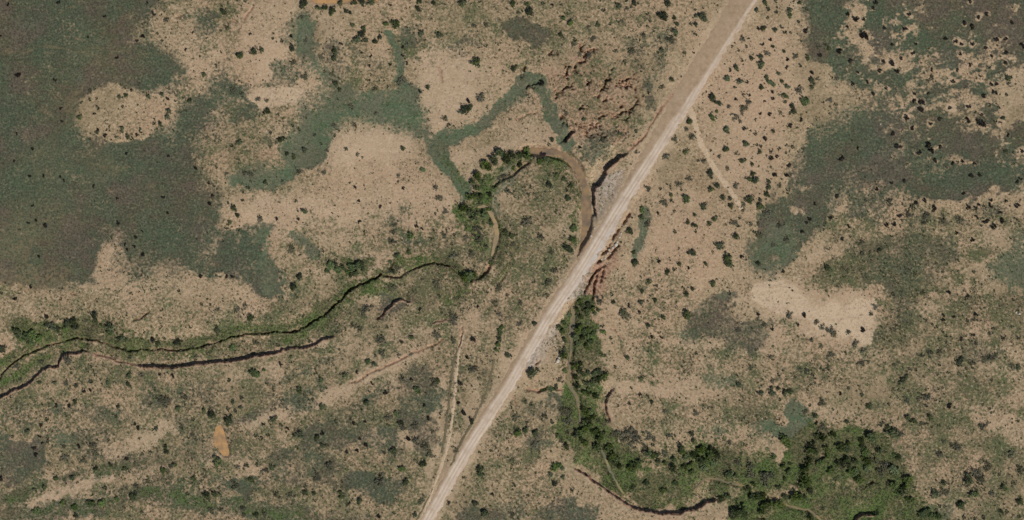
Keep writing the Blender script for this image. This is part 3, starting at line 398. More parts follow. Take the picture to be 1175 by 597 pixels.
# badland rills
RILLS = [[(671,69),(673,62),(677,57),(686,55)],[(678,110),(687,110),(692,100),(695,93),(703,81)],[(703,99),(713,95),(727,88)],[(705,98),(716,99),(729,101)],[(700,138),(705,133),(718,129),(726,124),(731,117),(733,111)],
 [(710,125),(714,120)],[(686,138),(693,130)],[(633,114),(640,107),(650,100),(660,97)],[(675,144),(687,145)],[(660,74),(657,84)],[(600,100),(610,98),(621,94)],[(600,82),(604,75)],[(659,72),(673,71)],[(664,60),(670,50)],
 [(646,70),(652,78),(650,90)],[(662,126),(672,123)],[(660,140),(668,146),(676,150)],[(640,130),(648,138),(652,146)],[(672,98),(680,92)],[(690,118),(698,114)],[(715,140),(722,134)],[(668,155),(680,158)],[(628,60),(638,64)],[(682,152),(694,158)]]
rb = random.Random(5)
for r_ in list(RILLS):
    L_r = sum(math.dist(r_[i], r_[i + 1]) for i in range(len(r_) - 1))
    for q in range(int(L_r / 2.8)):
        i = rb.randrange(len(r_) - 1); t_ = rb.random(); x0 = r_[i][0] + (r_[i + 1][0] - r_[i][0]) * t_; y0 = r_[i][1] + (r_[i + 1][1] - r_[i][1]) * t_
        a_ = math.atan2(r_[i + 1][1] - r_[i][1], r_[i + 1][0] - r_[i][0]) + rb.choice((-1, 1)) * rb.uniform(.5, 1.2); l_ = rb.uniform(3.5, 10)
        RILLS.append([(x0, y0), (x0 + l_ * .5 * math.cos(a_), y0 + l_ * .5 * math.sin(a_)), (x0 + l_ * math.cos(a_ + rb.uniform(-.5, .5)), y0 + l_ * math.sin(a_ + rb.uniform(-.5, .5)))])
for q, r_ in enumerate(RILLS): gully(r_, .75 if q < 24 else .5, 2.5 if q < 24 else 1.5, .85)
bad = poly_mask([(628,65),(660,55),(700,65),(735,90),(742,115),(735,140),(705,160),(690,172),(655,160),(640,130)], 8, 6)
rg = 1 - np.abs(fbm(LX, LY, 18, 3, 111)) * 3.2
rgx = sstep(.72, 1, rg[bad[0]]) * sstep(-.1, .5, N_A[bad[0]] + N_B[bad[0]]); H[bad[0]] -= .6 * bad[1] * rgx; red[bad[0]] = np.maximum(red[bad[0]], .6 * bad[1] * rgx)
# wash below the road
H_low = layer(); add(H_low, poly_mask(south, 10, 2, LX, LY)); H -= 1.2 * H_low
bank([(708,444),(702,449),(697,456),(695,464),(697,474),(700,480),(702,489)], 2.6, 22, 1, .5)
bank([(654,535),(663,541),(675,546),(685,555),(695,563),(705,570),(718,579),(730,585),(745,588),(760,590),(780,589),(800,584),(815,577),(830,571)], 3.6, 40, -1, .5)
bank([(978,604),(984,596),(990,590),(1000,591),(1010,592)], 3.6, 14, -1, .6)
gully([(858,592),(870,594),(884,598)], 1.4, 1.6); gully([(984,562),(994,557),(1004,552),(1010,558)], 1.6, 1.6, .3); gully([(822,576),(835,570)], 1.4, 1.5)
gully([(600,446),(609,448),(618,449),(626,446),(636,445),(650,448)], 1.4, 1.8, .5); gully([(612,420),(617,416),(622,412)], 1.4, 1.5)
gully([(586,449),(590,460),(592,470)], .8, .8)
gully([(200,20),(211,18)], 1.0, .9); gully([(277,28),(284,16),(294,4)], .8, .7); gully([(250,22),(265,23),(276,28)], .8, .7)
gully([(501,72),(505,80),(506,98)], 1.0, .7, .5); gully([(1035,478),(1034,496),(1036,520)], .7, .6, .4)
gully([(700,374),(708,382),(716,391)], .8, .7, .6)
gully([(870,520),(880,520)], .7, .7); gully([(590,142),(600,134),(620,128)], .7, .6)

# stream beds
def bed(pts, hw, depth):
    w, d, sd, t, L = line_field(pts, hw + 12)
    f = 1 - sstep(hw * .85, hw + 3.5, d)
    H[w] = H[w] * (1 - f) + (base_z(X[w], Y[w]) - depth) * f
STREAMS = [
 ('muddy stream pooled along the sandy bend above the road', [(603,173),(615,173),(628,174),(640,176),(650,180),(658,188),(664,197),(669,207),(672,220),(672,240),(672,262),(670,282),(668,300),(663,312)],
  [2.5,3.4,3.4,3.6,4,3.6,3.4,5.5,7,5,5,4.5,4,2.5], 2.6, (.255,.17,.092)),
 ('thin tan stream thread curving through the middle thicket', [(548,238),(556,237),(562,243),(567,255),(570,267),(568,280),(564,294)], [1.2,2,2.4,3,2.6,1.8,1.2], 1.5, (.33,.235,.125)),
 ('narrow tan rivulet running straight below the road crossing', [(657,348),(657,372),(656,385),(655,400),(653,420),(652,435),(655,446),(661,455),(664,468),(666,488)], [1.5,3,3,1.4,1.2,1.3,1.8,1.6,1.2,.8], 2.4, (.21,.165,.09)),
 ('slender yellowish rivulet in the grassy lower wash', [(690,514),(693,523),(697,533),(703,545),(710,558),(716,567)], [.9,1.2,1.4,1.2,1.1,.7], 2.2, (.24,.2,.1)),
 ('winding rivulet crossing the lower right thicket', [(797,563),(804,556),(808,550),(822,550),(842,556),(858,559),(868,566),(884,572),(900,579),(918,584),(930,587),(942,597),(948,606)], [.7,1,1.2,1.2,1.2,1.2,1.2,1,1.2,1.2,1.2,1,1], 2.2, (.23,.175,.085)),
 ('tan rivulet between dense trees left of the bend', [(566,212),(572,206),(582,202),(592,194),(604,186)], [1,1.6,1.6,1.8,1], 2.0, (.3,.22,.11)),
]
for lab, pts, hws, dep, c in STREAMS: bed(pts, max(hws) * .7 if max(hws) > 3.2 else max(hws), dep)
PONDS = [('small orange muddy pond beside the lower left bushes', [(246,497),(249,489),(254,489),(258,498),(261,512),(263,522),(257,523),(250,517),(245,510),(244,503)], .9, (.42,.245,.105)),
         ('muddy orange pond at the upper edge behind dark trees', [(353,2),(362,6),(380,4),(400,3),(432,2),(440,-10),(420,-28),(370,-28),(350,-12)], .9, (.40,.235,.10))]
for lab, pts, dep, c in PONDS:
    w, m = poly_mask(pts, 2.5, 1.5, LX, LY)
    H[w] = H[w] * (1 - m) + (base_z(X[w], Y[w]) - dep) * m

for lab, pts, hws, dep, c in STREAMS:
    w_, m_ = stroke_mask(pts, np.mean(hws) + 2.2, 1.5, 1.5, False); red[w_] = np.maximum(red[w_], .45 * m_)
for lab, pts, dep, c in PONDS:
    w_, m_ = poly_mask([(p[0] + (p[0] - 253) * .25 if p[1] > 100 else p[0], p[1]) for p in pts], 2, 1, LX, LY); red[w_] = np.maximum(red[w_], .6 * m_)
# road bed
ROAD = [(440,680),(468,634),(490,597),(509,563),(528,530),(552,490),(578,450),(600,414),(621,379),(646,340),(673,299),(703,250),(735,200),(766,150),(797,100),(828,50),(860,0),(892,-52),(930,-114)]
def resample(pts, step):
    p = np.array(pts, float)
    # Catmull-Rom
    q = []
    for i in range(len(p) - 1):
        p0 = p[max(i - 1, 0)]; p1 = p[i]; p2 = p[i + 1]; p3 = p[min(i + 2, len(p) - 1)]
        n = max(2, int(np.linalg.norm(p2 - p1) / step))
        for k in range(n):
            t = k / n
            q.append(.5 * ((2 * p1) + (-p0 + p2) * t + (2 * p0 - 5 * p1 + 4 * p2 - p3) * t * t + (-p0 + 3 * p1 - 3 * p2 + p3) * t ** 3))
    q.append(p[-1]); return np.array(q)
def road_z(x, y):
    return 3.2 * fbm(np.asarray(x, np.float32), np.asarray(y, np.float32), 300, 3, 81) + .25 + .55 * np.exp(-((np.asarray(y) - 295) / 70.0) ** 2)
# left and right half widths of the driven way, by plan y
RY = [-120, 0, 50, 100, 150, 200, 230, 260, 300, 340, 380, 450, 530, 600, 700]
RL = [20, 20, 19, 18, 15, 12, 10, 9, 9, 10, 10, 9, 8.5, 8, 8]
RR = [8, 8, 9, 9, 8, 7.5, 7.5, 8.5, 8.5, 7, 7, 7, 7.5, 8, 8]
w, d, sd, t, L = line_field(ROAD, 60, X, Y)
hl = np.interp(Y[w], RY, RL); hr = np.interp(Y[w], RY, RR)
edge = np.where(sd > 0, d - hr, d - hl)
sidef = float(np.sign(np.median(sd[(X[w] > 760) & (Y[w] > 300) & (Y[w] < 340)])) or 1)
edge = np.where(sd * sidef > 0, d - hr, d - hl)          # right-hand side of the plan uses hr
f = 1 - sstep(.5, 7, edge + .8 * N_B[w])
H[w] = H[w] * (1 - f) + (road_z(X[w], Y[w]) - .12) * f
vf = 1 - sstep(-1, 13, edge + 6 * N_B[w] + 4 * N_A[w])
for L_ in (meadow, green, lush, olive): L_[w] *= 1 - .85 * vf
pale[w] = np.maximum(pale[w], .6 * vf)
# washed-out gullies cutting the right flank of the fill
for r_ in ([(724,243),(718,251),(713,258)],[(713,259),(708,265),(704,271),(700,278)],[(702,277),(698,284),(693,290),(688,295)],[(697,303),(690,306),(685,311),(680,318),(675,324),(671,331),(669,341)],
           [(688,312),(684,319),(681,328),(679,338)],[(693,307),(690,316),(688,326)],[(707,285),(700,291),(696,298)],[(712,280),(704,290)],[(690,297),(684,303)],[(683,330),(678,345)]):
    gully(r_, 1.3, 3.2, .5)
for r_ in ([(675,297),(678,304),(681,311)],): gully(r_, .55, .35, .5)

def h_at(px, py):
    i = np.clip((np.asarray(px, float) - fx_[0]) / SP, 0, len(fx_) - 1.001); j = np.clip((np.asarray(py, float) - fy_[0]) / SP, 0, len(fy_) - 1.001)
    i0 = np.floor(i).astype(int); j0 = np.floor(j).astype(int); u = i - i0; v = j - j0
    i0 = i0 + NO; j0 = j0 + NO
    return (H[j0, i0] * (1 - u) + H[j0, i0 + 1] * u) * (1 - v) + (H[j0 + 1, i0] * (1 - u) + H[j0 + 1, i0 + 1] * u) * v
def samp(L_, px, py):
    i = np.clip(np.round((np.asarray(px) - fx_[0]) / SP).astype(int), 0, len(fx_) - 1) + NO; j = np.clip(np.round((np.asarray(py) - fy_[0]) / SP).astype(int), 0, len(fy_) - 1) + NO
    return L_[j, i]

# ------------------------------------------------------------------ materials
def new_mat(name):
    m = bpy.data.materials.new(name); m.use_nodes = True
    nt = m.node_tree; b = nt.nodes['Principled BSDF']; b.inputs['Roughness'].default_value = .95
    b.inputs['Specular IOR Level'].default_value = .08
    return m, nt, b
class NG:
    def __init__(s, nt): s.nt = nt
    def n(s, t, **k):
        o = s.nt.nodes.new(t)
        for a, v in k.items(): setattr(o, a, v)
        return o
    def l(s, a, b): s.nt.links.new(a, b)
    def noise(s, scale, detail=4, rough=.6, vec=None):
        o = s.n('ShaderNodeTexNoise'); o.inputs['Scale'].default_value = scale; o.inputs['Detail'].default_value = detail; o.inputs['Roughness'].default_value = rough
        if vec is not None: s.l(vec, o.inputs['Vector'])
        return o.outputs['Fac']
    def ramp(s, v, a, b, lo=0., hi=1.):
        o = s.n('ShaderNodeMapRange'); o.inputs['From Min'].default_value = a; o.inputs['From Max'].default_value = b; o.inputs['To Min'].default_value = lo; o.inputs['To Max'].default_value = hi
        s.l(v, o.inputs['Value']); return o.outputs[0]
    def math(s, op, a, b=None):
        o = s.n('ShaderNodeMath', operation=op)
        for i, v in enumerate((a, b)):
            if v is None: continue
            if isinstance(v, (int, float)): o.inputs[i].default_value = v
            else: s.l(v, o.inputs[i])
        return o.outputs[0]
    def mix(s, f, a, b, mode='MIX'):
        o = s.n('ShaderNodeMix', data_type='RGBA', blend_type=mode)
        for i, v in ((0, f), (6, a), (7, b)):
            if isinstance(v, (int, float)): o.inputs[i].default_value = v
            elif isinstance(v, tuple): o.inputs[i].default_value = (*v, 1)
            else: s.l(v, o.inputs[i])
        return o.outputs[2]

def ground_material():
    m, nt, b = new_mat('desert_ground'); g = NG(nt)
    tc = g.n('ShaderNodeTexCoord').outputs['Object']
    a1 = g.n('ShaderNodeAttribute', attribute_name='cover_a'); a2 = g.n('ShaderNodeAttribute', attribute_name='cover_b')
    s1 = g.n('ShaderNodeSeparateColor'); s2 = g.n('ShaderNodeSeparateColor')
    g.l(a1.outputs['Color'], s1.inputs[0]); g.l(a2.outputs['Color'], s2.inputs[0])
    meadow_, green_, olive_ = s1.outputs; pale_ = a1.outputs['Alpha']
    red_, grey_, lush_ = s2.outputs; straw_ = a2.outputs['Alpha']
    n_big = g.noise(.016, 5, .6, tc); n_mid = g.noise(.07, 5, .65, tc); n_fine = g.noise(.62, 3, .7, tc); n_grain = g.noise(1.0, 2, .5, tc)
    off = g.n('ShaderNodeMapping'); g.l(tc, off.inputs[0]); off.inputs['Location'].default_value = (431, 77, 13)
    m_fine = g.noise(.8, 2, .6, off.outputs[0]); m_mid = g.noise(.045, 4, .6, off.outputs[0])
    mp = g.n('ShaderNodeMapping'); g.l(tc, mp.inputs[0]); mp.inputs['Rotation'].default_value = (0, 0, .35); mp.inputs['Scale'].default_value = (.30, 1.5, 1)
    n_str = g.noise(.25, 5, .65, mp.outputs[0])
    soil = g.mix(g.ramp(n_mid, .35, .65), (.272, .206, .124), (.368, .284, .178))
    soil = g.mix(g.ramp(n_big, .42, .60), soil, (.385, .270, .174))
    soil = g.mix(g.ramp(m_fine, .50, .66, 0, .7), soil, (.47, .375, .25))      # straw and bare crust flecks
    soil = g.mix(g.ramp(n_grain, .52, .66, 0, .6), soil, (.185, .138, .085))
    soil = g.mix(g.ramp(n_big, .46, .36, 0, .55), soil, (.225, .172, .104))
    busy = g.math('SUBTRACT', g.ramp(m_mid, .34, .62, .25, .95), g.math('MULTIPLY', pale_, 1.1))
    lw = g.math('MAXIMUM', g.math('MULTIPLY', g.ramp(n_fine, .47, .62), busy), 0.)
    col = g.mix(lw, soil, g.mix(n_mid, (.155, .118, .070), (.135, .128, .068)))
    palec = g.mix(g.ramp(n_mid, .35, .7), (.410, .302, .200), (.490, .374, .258))
    palec = g.mix(g.ramp(pale_, .88, 1.0, 0, .8), palec, (.58, .46, .325))
    palec = g.mix(g.ramp(n_fine, .50, .66, 0, .5), palec, (.29, .208, .135))
    palec = g.mix(g.ramp(m_fine, .52, .66, 0, .5), palec, (.53, .425, .295))
    palec = g.mix(g.math('MULTIPLY', g.ramp(n_grain, .55, .68), g.ramp(m_mid, .42, .6, .1, .8)), palec, (.20, .155, .095))
    palec = g.mix(g.ramp(n_str, .50, .66, 0, .35), palec, (.34, .25, .165))
    col = g.mix(g.math('MULTIPLY', pale_, .9), col, palec)
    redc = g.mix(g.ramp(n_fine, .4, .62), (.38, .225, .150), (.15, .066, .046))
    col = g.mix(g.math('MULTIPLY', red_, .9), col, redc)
    greyc = g.mix(g.ramp(n_fine, .42, .60), (.42, .38, .335), (.17, .145, .125))
    col = g.mix(grey_, col, greyc)
    def cover(f, c, wide=.42, a1_=2.0, a2_=1.5):
        t = g.math('ADD', f, g.math('MULTIPLY', g.math('SUBTRACT', n_fine, .5), a1_))
        t = g.math('ADD', t, g.math('MULTIPLY', g.math('SUBTRACT', n_mid, .5), a2_))
        t = g.ramp(t, .5 - wide, .5 + wide * .7)
        t = g.math('MULTIPLY', t, g.ramp(f, .02, .2))
        return g.mix(t, col, c)
    olivec = g.mix(g.ramp(n_mid, .35, .65), (.165, .128, .078), (.105, .122, .058))
    olivec = g.mix(g.ramp(n_grain, .42, .62, 0, .8), olivec, (.068, .066, .036))
    olivec = g.mix(g.ramp(m_fine, .55, .68, 0, .7), olivec, (.36, .285, .18))
    col = cover(olive_, olivec, .40, 2.4, 2.6)
    md = g.mix(g.ramp(n_str, .36, .64), (.116, .088, .062), (.076, .090, .048))
    md = g.mix(g.ramp(n_big, .43, .55, 0, .9), md, (.070, .093, .057))
    md = g.mix(g.ramp(m_mid, .50, .62, 0, .8), md, (.118, .092, .072))
    md = g.mix(g.ramp(m_mid, .48, .36, 0, .85), md, (.072, .104, .060))
    md = g.mix(g.ramp(n_mid, .56, .70, 0, .7), md, (.112, .118, .082))
    md = g.mix(g.ramp(n_grain, .42, .62, 0, .8), md, (.044, .045, .030))
    md = g.mix(g.math('MULTIPLY', g.ramp(m_fine, .52, .66), g.ramp(n_str, .40, .62, .25, 1)), md, (.165, .148, .100))
    col = cover(meadow_, md, .36, 1.7, 1.2)
    col = g.mix(g.math('MULTIPLY', straw_, g.ramp(n_fine, .42, .58)), col, (.215, .165, .092))
    gr = g.mix(g.ramp(n_mid, .38, .62), (.082, .130, .072), (.130, .136, .090))
    gr = g.mix(g.ramp(m_mid, .48, .62, 0, .65), gr, (.118, .108, .074))
    gr = g.mix(g.ramp(m_fine, .53, .68, 0, .7), gr, (.20, .178, .118))
    gr = g.mix(g.ramp(n_grain, .42, .64, 0, .65), gr, (.056, .070, .040))
    col = cover(green_, gr, .34, 1.6, 1.2)
    lu = g.mix(g.ramp(n_mid, .36, .58), (.120, .122, .054), (.082, .132, .036))
    lu = g.mix(g.ramp(m_mid, .46, .58, 0, .85), lu, (.125, .108, .060))
    lu = g.mix(g.ramp(n_grain, .42, .60, 0, .8), lu, (.028, .034, .016))
    lu = g.mix(g.ramp(m_fine, .55, .68, 0, .6), lu, (.19, .165, .092))
    col = cover(lush_, lu, .36, 2.0, 1.8)
    g.l(col, b.inputs['Base Color'])
    bump = g.n('ShaderNodeBump'); bump.inputs['Strength'].default_value = .6; bump.inputs['Distance'].default_value = .5
    g.l(n_fine, bump.inputs['Height']); g.l(bump.outputs[0], b.inputs['Normal'])
    return m

def simple_noise_mat(name, c1, c2, scale, rough=.95, attr=None, bump=.4, c3=None):
    m, nt, b = new_mat(name); g = NG(nt)
    tc = g.n('ShaderNodeTexCoord').outputs['Object']
    n1 = g.noise(scale, 5, .65, tc)
    col = g.mix(g.ramp(n1, .35, .65), c1, c2)
    if c3: col = g.mix(g.ramp(g.noise(scale * 6, 3, .6, tc), .5, .7), col, c3)
    g.l(col, b.inputs['Base Color']); b.inputs['Roughness'].default_value = rough
    if bump:
        bp = g.n('ShaderNodeBump'); bp.inputs['Strength'].default_value = bump; bp.inputs['Distance'].default_value = .2
        g.l(n1, bp.inputs['Height']); g.l(bp.outputs[0], b.inputs['Normal'])
    return m

def road_material():
    m, nt, b = new_mat('graded_dirt'); g = NG(nt)
    tc = g.n('ShaderNodeTexCoord').outputs['Object']
    at = g.n('ShaderNodeAttribute', attribute_name='lane'); sp = g.n('ShaderNodeSeparateColor'); g.l(at.outputs['Color'], sp.inputs[0])
    wheel, brown, gravel = sp.outputs; along = at.outputs['Alpha']
    n1 = g.noise(.5, 5, .65, tc); n2 = g.noise(3, 3, .6, tc); n3 = g.noise(.05, 3, .5, tc)
    col = g.mix(g.ramp(n1, .35, .65), (.40, .315, .24), (.48, .39, .31))
    col = g.mix(g.math('MULTIPLY', wheel, .8), col, (.60, .50, .405))
    br = g.mix(g.ramp(n1, .35, .65), (.318, .228, .148), (.372, .275, .185))
    br = g.mix(g.ramp(g.noise(.3, 5, .7, tc), .48, .62, 0, .7), br, (.25, .178, .115))
    col = g.mix(g.math('MULTIPLY', brown, g.ramp(n3, .2, .5, .75, 1)), col, br)
    col = g.mix(g.math('MULTIPLY', gravel, g.ramp(n1, .35, .6)), col, (.46, .43, .40))
    col = g.mix(g.ramp(n2, .55, .75, 0, .35), col, (.24, .17, .12))
    col = g.mix(g.ramp(g.noise(.12, 5, .7, tc), .50, .66, 0, .6), col, (.34, .25, .175))
    g.l(col, b.inputs['Base Color'])
    bp = g.n('ShaderNodeBump'); bp.inputs['Strength'].default_value = .5; bp.inputs['Distance'].default_value = .15
    g.l(n1, bp.inputs['Height']); g.l(bp.outputs[0], b.inputs['Normal'])
    return m

def water_material(name, c):
    m, nt, b = new_mat(name); g = NG(nt)
    tc = g.n('ShaderNodeTexCoord').outputs['Object']
    n1 = g.noise(.16, 5, .65, tc)
    g.l(g.mix(g.ramp(n1, .38, .60), tuple(v * f for v, f in zip(c, (.62, .72, .95))), tuple(v * 1.12 for v in c)), b.inputs['Base Color'])
    b.inputs['Roughness'].default_value = .14; b.inputs['Specular IOR Level'].default_value = .5
    bp = g.n('ShaderNodeBump'); bp.inputs['Strength'].default_value = .15; bp.inputs['Distance'].default_value = .05
    g.l(g.noise(2.5, 3, .6, tc), bp.inputs['Height']); g.l(bp.outputs[0], b.inputs['Normal'])
    return m

def leaf_material(name, c1, c2, var=.45):
    m, nt, b = new_mat(name); g = NG(nt)
    tc = g.n('ShaderNodeTexCoord').outputs['Object']
    n1 = g.noise(1.3, 3, .6, tc)
    col = g.mix(g.ramp(n1, .35, .65), c1, c2)
    oi = g.n('ShaderNodeObjectInfo').outputs['Random']
    hs = g.n('ShaderNodeHueSaturation'); g.l(col, hs.inputs['Color']); g.l(g.ramp(oi, 0, 1, 1 - var, 1 + var), hs.inputs['Value'])
    g.l(g.ramp(g.math('FRACT', g.math('MULTIPLY', oi, 7.31)), 0, 1, .75, 1.15), hs.inputs['Saturation'])
    g.l(hs.outputs[0], b.inputs['Base Color']); b.inputs['Roughness'].default_value = .85
    return m

# ------------------------------------------------------------------ mesh utilities
def mesh_np(name, verts, faces_flat, sizes, mat):
    me = bpy.data.meshes.new(name)
    verts = np.ascontiguousarray(verts, np.float32); nl = len(faces_flat)
    me.vertices.add(len(verts)); me.vertices.foreach_set('co', verts.ravel())
    me.loops.add(nl); me.loops.foreach_set('vertex_index', np.ascontiguousarray(faces_flat, np.int32))
    me.polygons.add(len(sizes))
    st = np.concatenate([[0], np.cumsum(sizes)[:-1]]).astype(np.int32)
    me.polygons.foreach_set('loop_start', st)
    me.update(calc_edges=True)
    if mat: me.materials.append(mat)
    return me
def link(name, me, parent=None):
    o = bpy.data.objects.new(name, me); COL.objects.link(o)
    if parent is not None: o.parent = parent
    return o
def tag(o, label=None, cat=None, group=None, kind=None):
    if label: o['label'] = label
    if cat: o['category'] = cat
    if group: o['group'] = group
    if kind: o['kind'] = kind
    return o
def grid_faces(nr, nc):
    a = (np.arange(nr - 1)[:, None] * nc + np.arange(nc - 1)[None, :]).ravel()
    return np.stack([a, a + nc, a + nc + 1, a + 1], 1)
def color_attr(me, name, arr):
    at = me.attributes.new(name, 'FLOAT_COLOR', 'POINT'); at.data.foreach_set('color', np.ascontiguousarray(arr, np.float32).ravel())

# ------------------------------------------------------------------ ground sheet
far = np.ones(X.shape, np.float32)
nr, nc = X.shape
V = np.stack([wx(X), wy(Y), H], -1).reshape(-1, 3)
F = grid_faces(nr, nc)
gme = mesh_np('ground', V, F.ravel(), np.full(len(F), 4), ground_material())
color_attr(gme, 'cover_a', np.stack([meadow, green, olive, np.clip(pale, 0, 1)], -1).reshape(-1, 4))
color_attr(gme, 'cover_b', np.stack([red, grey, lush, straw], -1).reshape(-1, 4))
gme.polygons.foreach_set('use_smooth', np.ones(len(F), bool))
tag(link('ground', gme), 'tan desert ground with grey green meadow patches and eroded washes', 'ground', kind='structure')

# ------------------------------------------------------------------ draped strips: road, tracks, streams
def strip(name, pts, hl_, hr_, step, ncross, zfun, mat, attrs=None, rag=1.0, seed=0):
    q = resample(pts, step); n = len(q)
    tan = np.gradient(q, axis=0); tan /= np.linalg.norm(tan, axis=1)[:, None] + 1e-9
    nor = np.stack([-tan[:, 1], tan[:, 0]], 1)                     # points to the right of the plan when heading up
    s = np.concatenate([[0], np.cumsum(np.linalg.norm(np.diff(q, axis=0), axis=1))])
    hl2 = hl_(q, s) + rag * 2 * (vnoise(s / 5, s * 0 + 1.5, seed) - .5) + rag * (vnoise(s / 1.7, s * 0 + 9.5, seed) - .5)
    hr2 = hr_(q, s) + rag * 2 * (vnoise(s / 5, s * 0 + 4.5, seed) - .5) + rag * (vnoise(s / 1.7, s * 0 + 12.5, seed) - .5)
    hl2 = np.maximum(hl2, .3); hr2 = np.maximum(hr2, .3)
    u = np.linspace(-1, 1, ncross)
    off = np.where(u[None, :] < 0, u[None, :] * hl2[:, None], u[None, :] * hr2[:, None])
    P = q[:, None, :] + nor[:, None, :] * off[:, :, None]
    Z = zfun(P, u, s, off)
    Vv = np.stack([wx(P[..., 0]), wy(P[..., 1]), Z], -1).reshape(-1, 3)
    Fv = grid_faces(n, ncross)
    me = mesh_np(name, Vv, Fv.ravel(), np.full(len(Fv), 4), mat)
    if attrs is not None: color_attr(me, attrs[0], attrs[1](P, u, s, off).reshape(-1, 4))
    me.polygons.foreach_set('use_smooth', np.ones(len(Fv), bool))
    return link(name, me)

def road_attr(P, u, s, off):
    y = P[:, :1, 1] * np.ones_like(off)
    off0 = off; yv = P[:, :1, 1] * np.ones_like(off); off = off + 2.2 * (vnoise(yv / 40, yv * 0 + 2.2, 6) - .5) + 1.0 * (vnoise(yv / 12, yv * 0 + 5.2, 6) - .5)
    wheel = np.exp(-((off - 1.2) / 1.0) ** 2) + np.exp(-((off + 2.6) / 1.1) ** 2) + .8 * np.exp(-((off - 4.6) / 1.0) ** 2)
    wheel *= .55 + .45 * np.clip(sstep(60, 200, y), 0, 1)
    split = np.interp(y, [0, 80, 120, 200, 300, 340, 420, 600], [3.5, 2.5, -2.0, -5.5, -7, -6.0, -5, -6])
    brown = 1 - sstep(-1.6, 1.6, off - split + 1.5 * (vnoise(P[..., 0] / 6, P[..., 1] / 6, 3) - .5))
    grav = np.exp(-((y - 285) / 45.0) ** 2) * sstep(1, 6, off) + np.exp(-((y - 400) / 30.0) ** 2) * sstep(3, 6, off) * .8
    return np.stack([np.clip(wheel * (.35 + 1.1 * vnoise(P[..., 0] / 9, P[..., 1] / 9, 9)), 0, 1) * (1 - .75 * brown), brown, np.clip(grav, 0, 1), u[None, :] * np.ones_like(off)], -1)
def road_zf(P, u, s, off):
    z = road_z(P[..., 0], P[..., 1]) + .10 - .30 * np.abs(u[None, :]) ** 4
    z = z - .05 * (np.exp(-((off - 1.2) / .8) ** 2) + np.exp(-((off + 2.6) / .8) ** 2)) + .02 * (vnoise(P[..., 0] / 1.2, P[..., 1] / 1.2, 5) - .5)
    line = np.hypot(0, 0)
    return z
# plan heading is upwards (from the lower edge), so +normal must be the right-hand side
ro = strip('dirt_road', ROAD, lambda q, s: np.interp(q[:, 1], RY, RL), lambda q, s: np.interp(q[:, 1], RY, RR), 1.3, 27, road_zf, road_material(), ('lane', road_attr), 2.4)
tag(ro, 'straight pale graded dirt road crossing the whole scene diagonally', 'road', kind='structure')

track_mat = simple_noise_mat('track_dirt', (.43, .325, .22), (.52, .405, .285), .35, c3=(.33, .245, .16))
rut_mat = simple_noise_mat('grassy_rut', (.14, .115, .072), (.105, .10, .058), .7, c3=(.22, .165, .11))
def drape(P, u, s, off):
    return h_at(P[..., 0], P[..., 1]) + .10 - .22 * np.abs(u[None, :]) ** 3 + .22 * (vnoise(P[..., 0] / 2.2, P[..., 1] / 2.2, 8) - .5)
TRACKS = [
 ('sandy side track curving down from the road on the right', [(789,118),(795,135),(800,150),(804,165),(811,178),(819,192),(828,205),(840,222),(852,240)], 4.2, track_mat),
 ('pale sandy track left of the lower road', [(531,384),(527,402),(524,425),(522,450),(519,480),(514,510),(508,530),(500,552),(493,572),(486,588)], 2.2, track_mat),
 ('narrow weedy rut left of the lower road', [(525,400),(520,420),(517,445),(514,472),(511,497),(507,520)], 1.9, rut_mat),
 ('weedy rut nearest the road on its lower left', [(567,412),(563,432),(556,455),(548,472),(540,488),(530,505),(522,524),(514,545),(506,560)], 2.0, rut_mat),
 ('dark weedy rut hugging the road edge at the bottom', [(499,548),(496,562),(490,575),(484,586),(476,600),(468,615)], 1.4, rut_mat),
]
for i, (lab, pts, hw, mt) in enumerate(TRACKS):
    tag(strip('dirt_track', pts, lambda q, s: np.full(len(q), hw), lambda q, s: np.full(len(q), hw), 1.2, 7, drape, mt, None, .9, 20 + i), lab, 'track', kind='structure')

for i, (lab, pts, hws, dep, c) in enumerate(STREAMS):
    yy = np.linspace(0, 1, len(hws))
    hf = lambda q, s: np.interp(s / s[-1], yy, hws)
    def wz(P, u, s, off):
        c_ = P[:, P.shape[1] // 2]
        z = base_z(c_[:, 0], c_[:, 1]) - dep + .16
        return np.repeat(z[:, None], P.shape[1], 1)
    tag(strip('stream', pts, hf, hf, 1.5, 5, wz, water_material('muddy_water', c), None, .7, 40 + i), lab, 'stream', kind='structure')
for i, (lab, pts, dep, c) in enumerate(PONDS):
    cx = sum(p[0] for p in pts) / len(pts); cy = sum(p[1] for p in pts) / len(pts)
    pp = resample(pts + [pts[0]], 1.2)[:-1]
    pp = np.array([cx, cy]) + (pp - [cx, cy]) * (1.02 + .16 * (vnoise(pp[:, 0] / 2, pp[:, 1] / 2, 4) - .5))[:, None]
    z = float(base_z(cx, cy)) - dep + .35
    n = len(pp)
    Vp = np.vstack([np.stack([wx(pp[:, 0]), wy(pp[:, 1]), np.full(n, z)], 1), [[float(wx(cx)), float(wy(cy)), z]]])
    Fp = np.stack([np.arange(n), np.roll(np.arange(n), -1), np.full(n, n)], 1)[:, ::-1]
    tag(link('pond', mesh_np('pond', Vp, Fp.ravel(), np.full(n, 3), water_material('pond_water', c))), lab, 'pond', kind='structure')

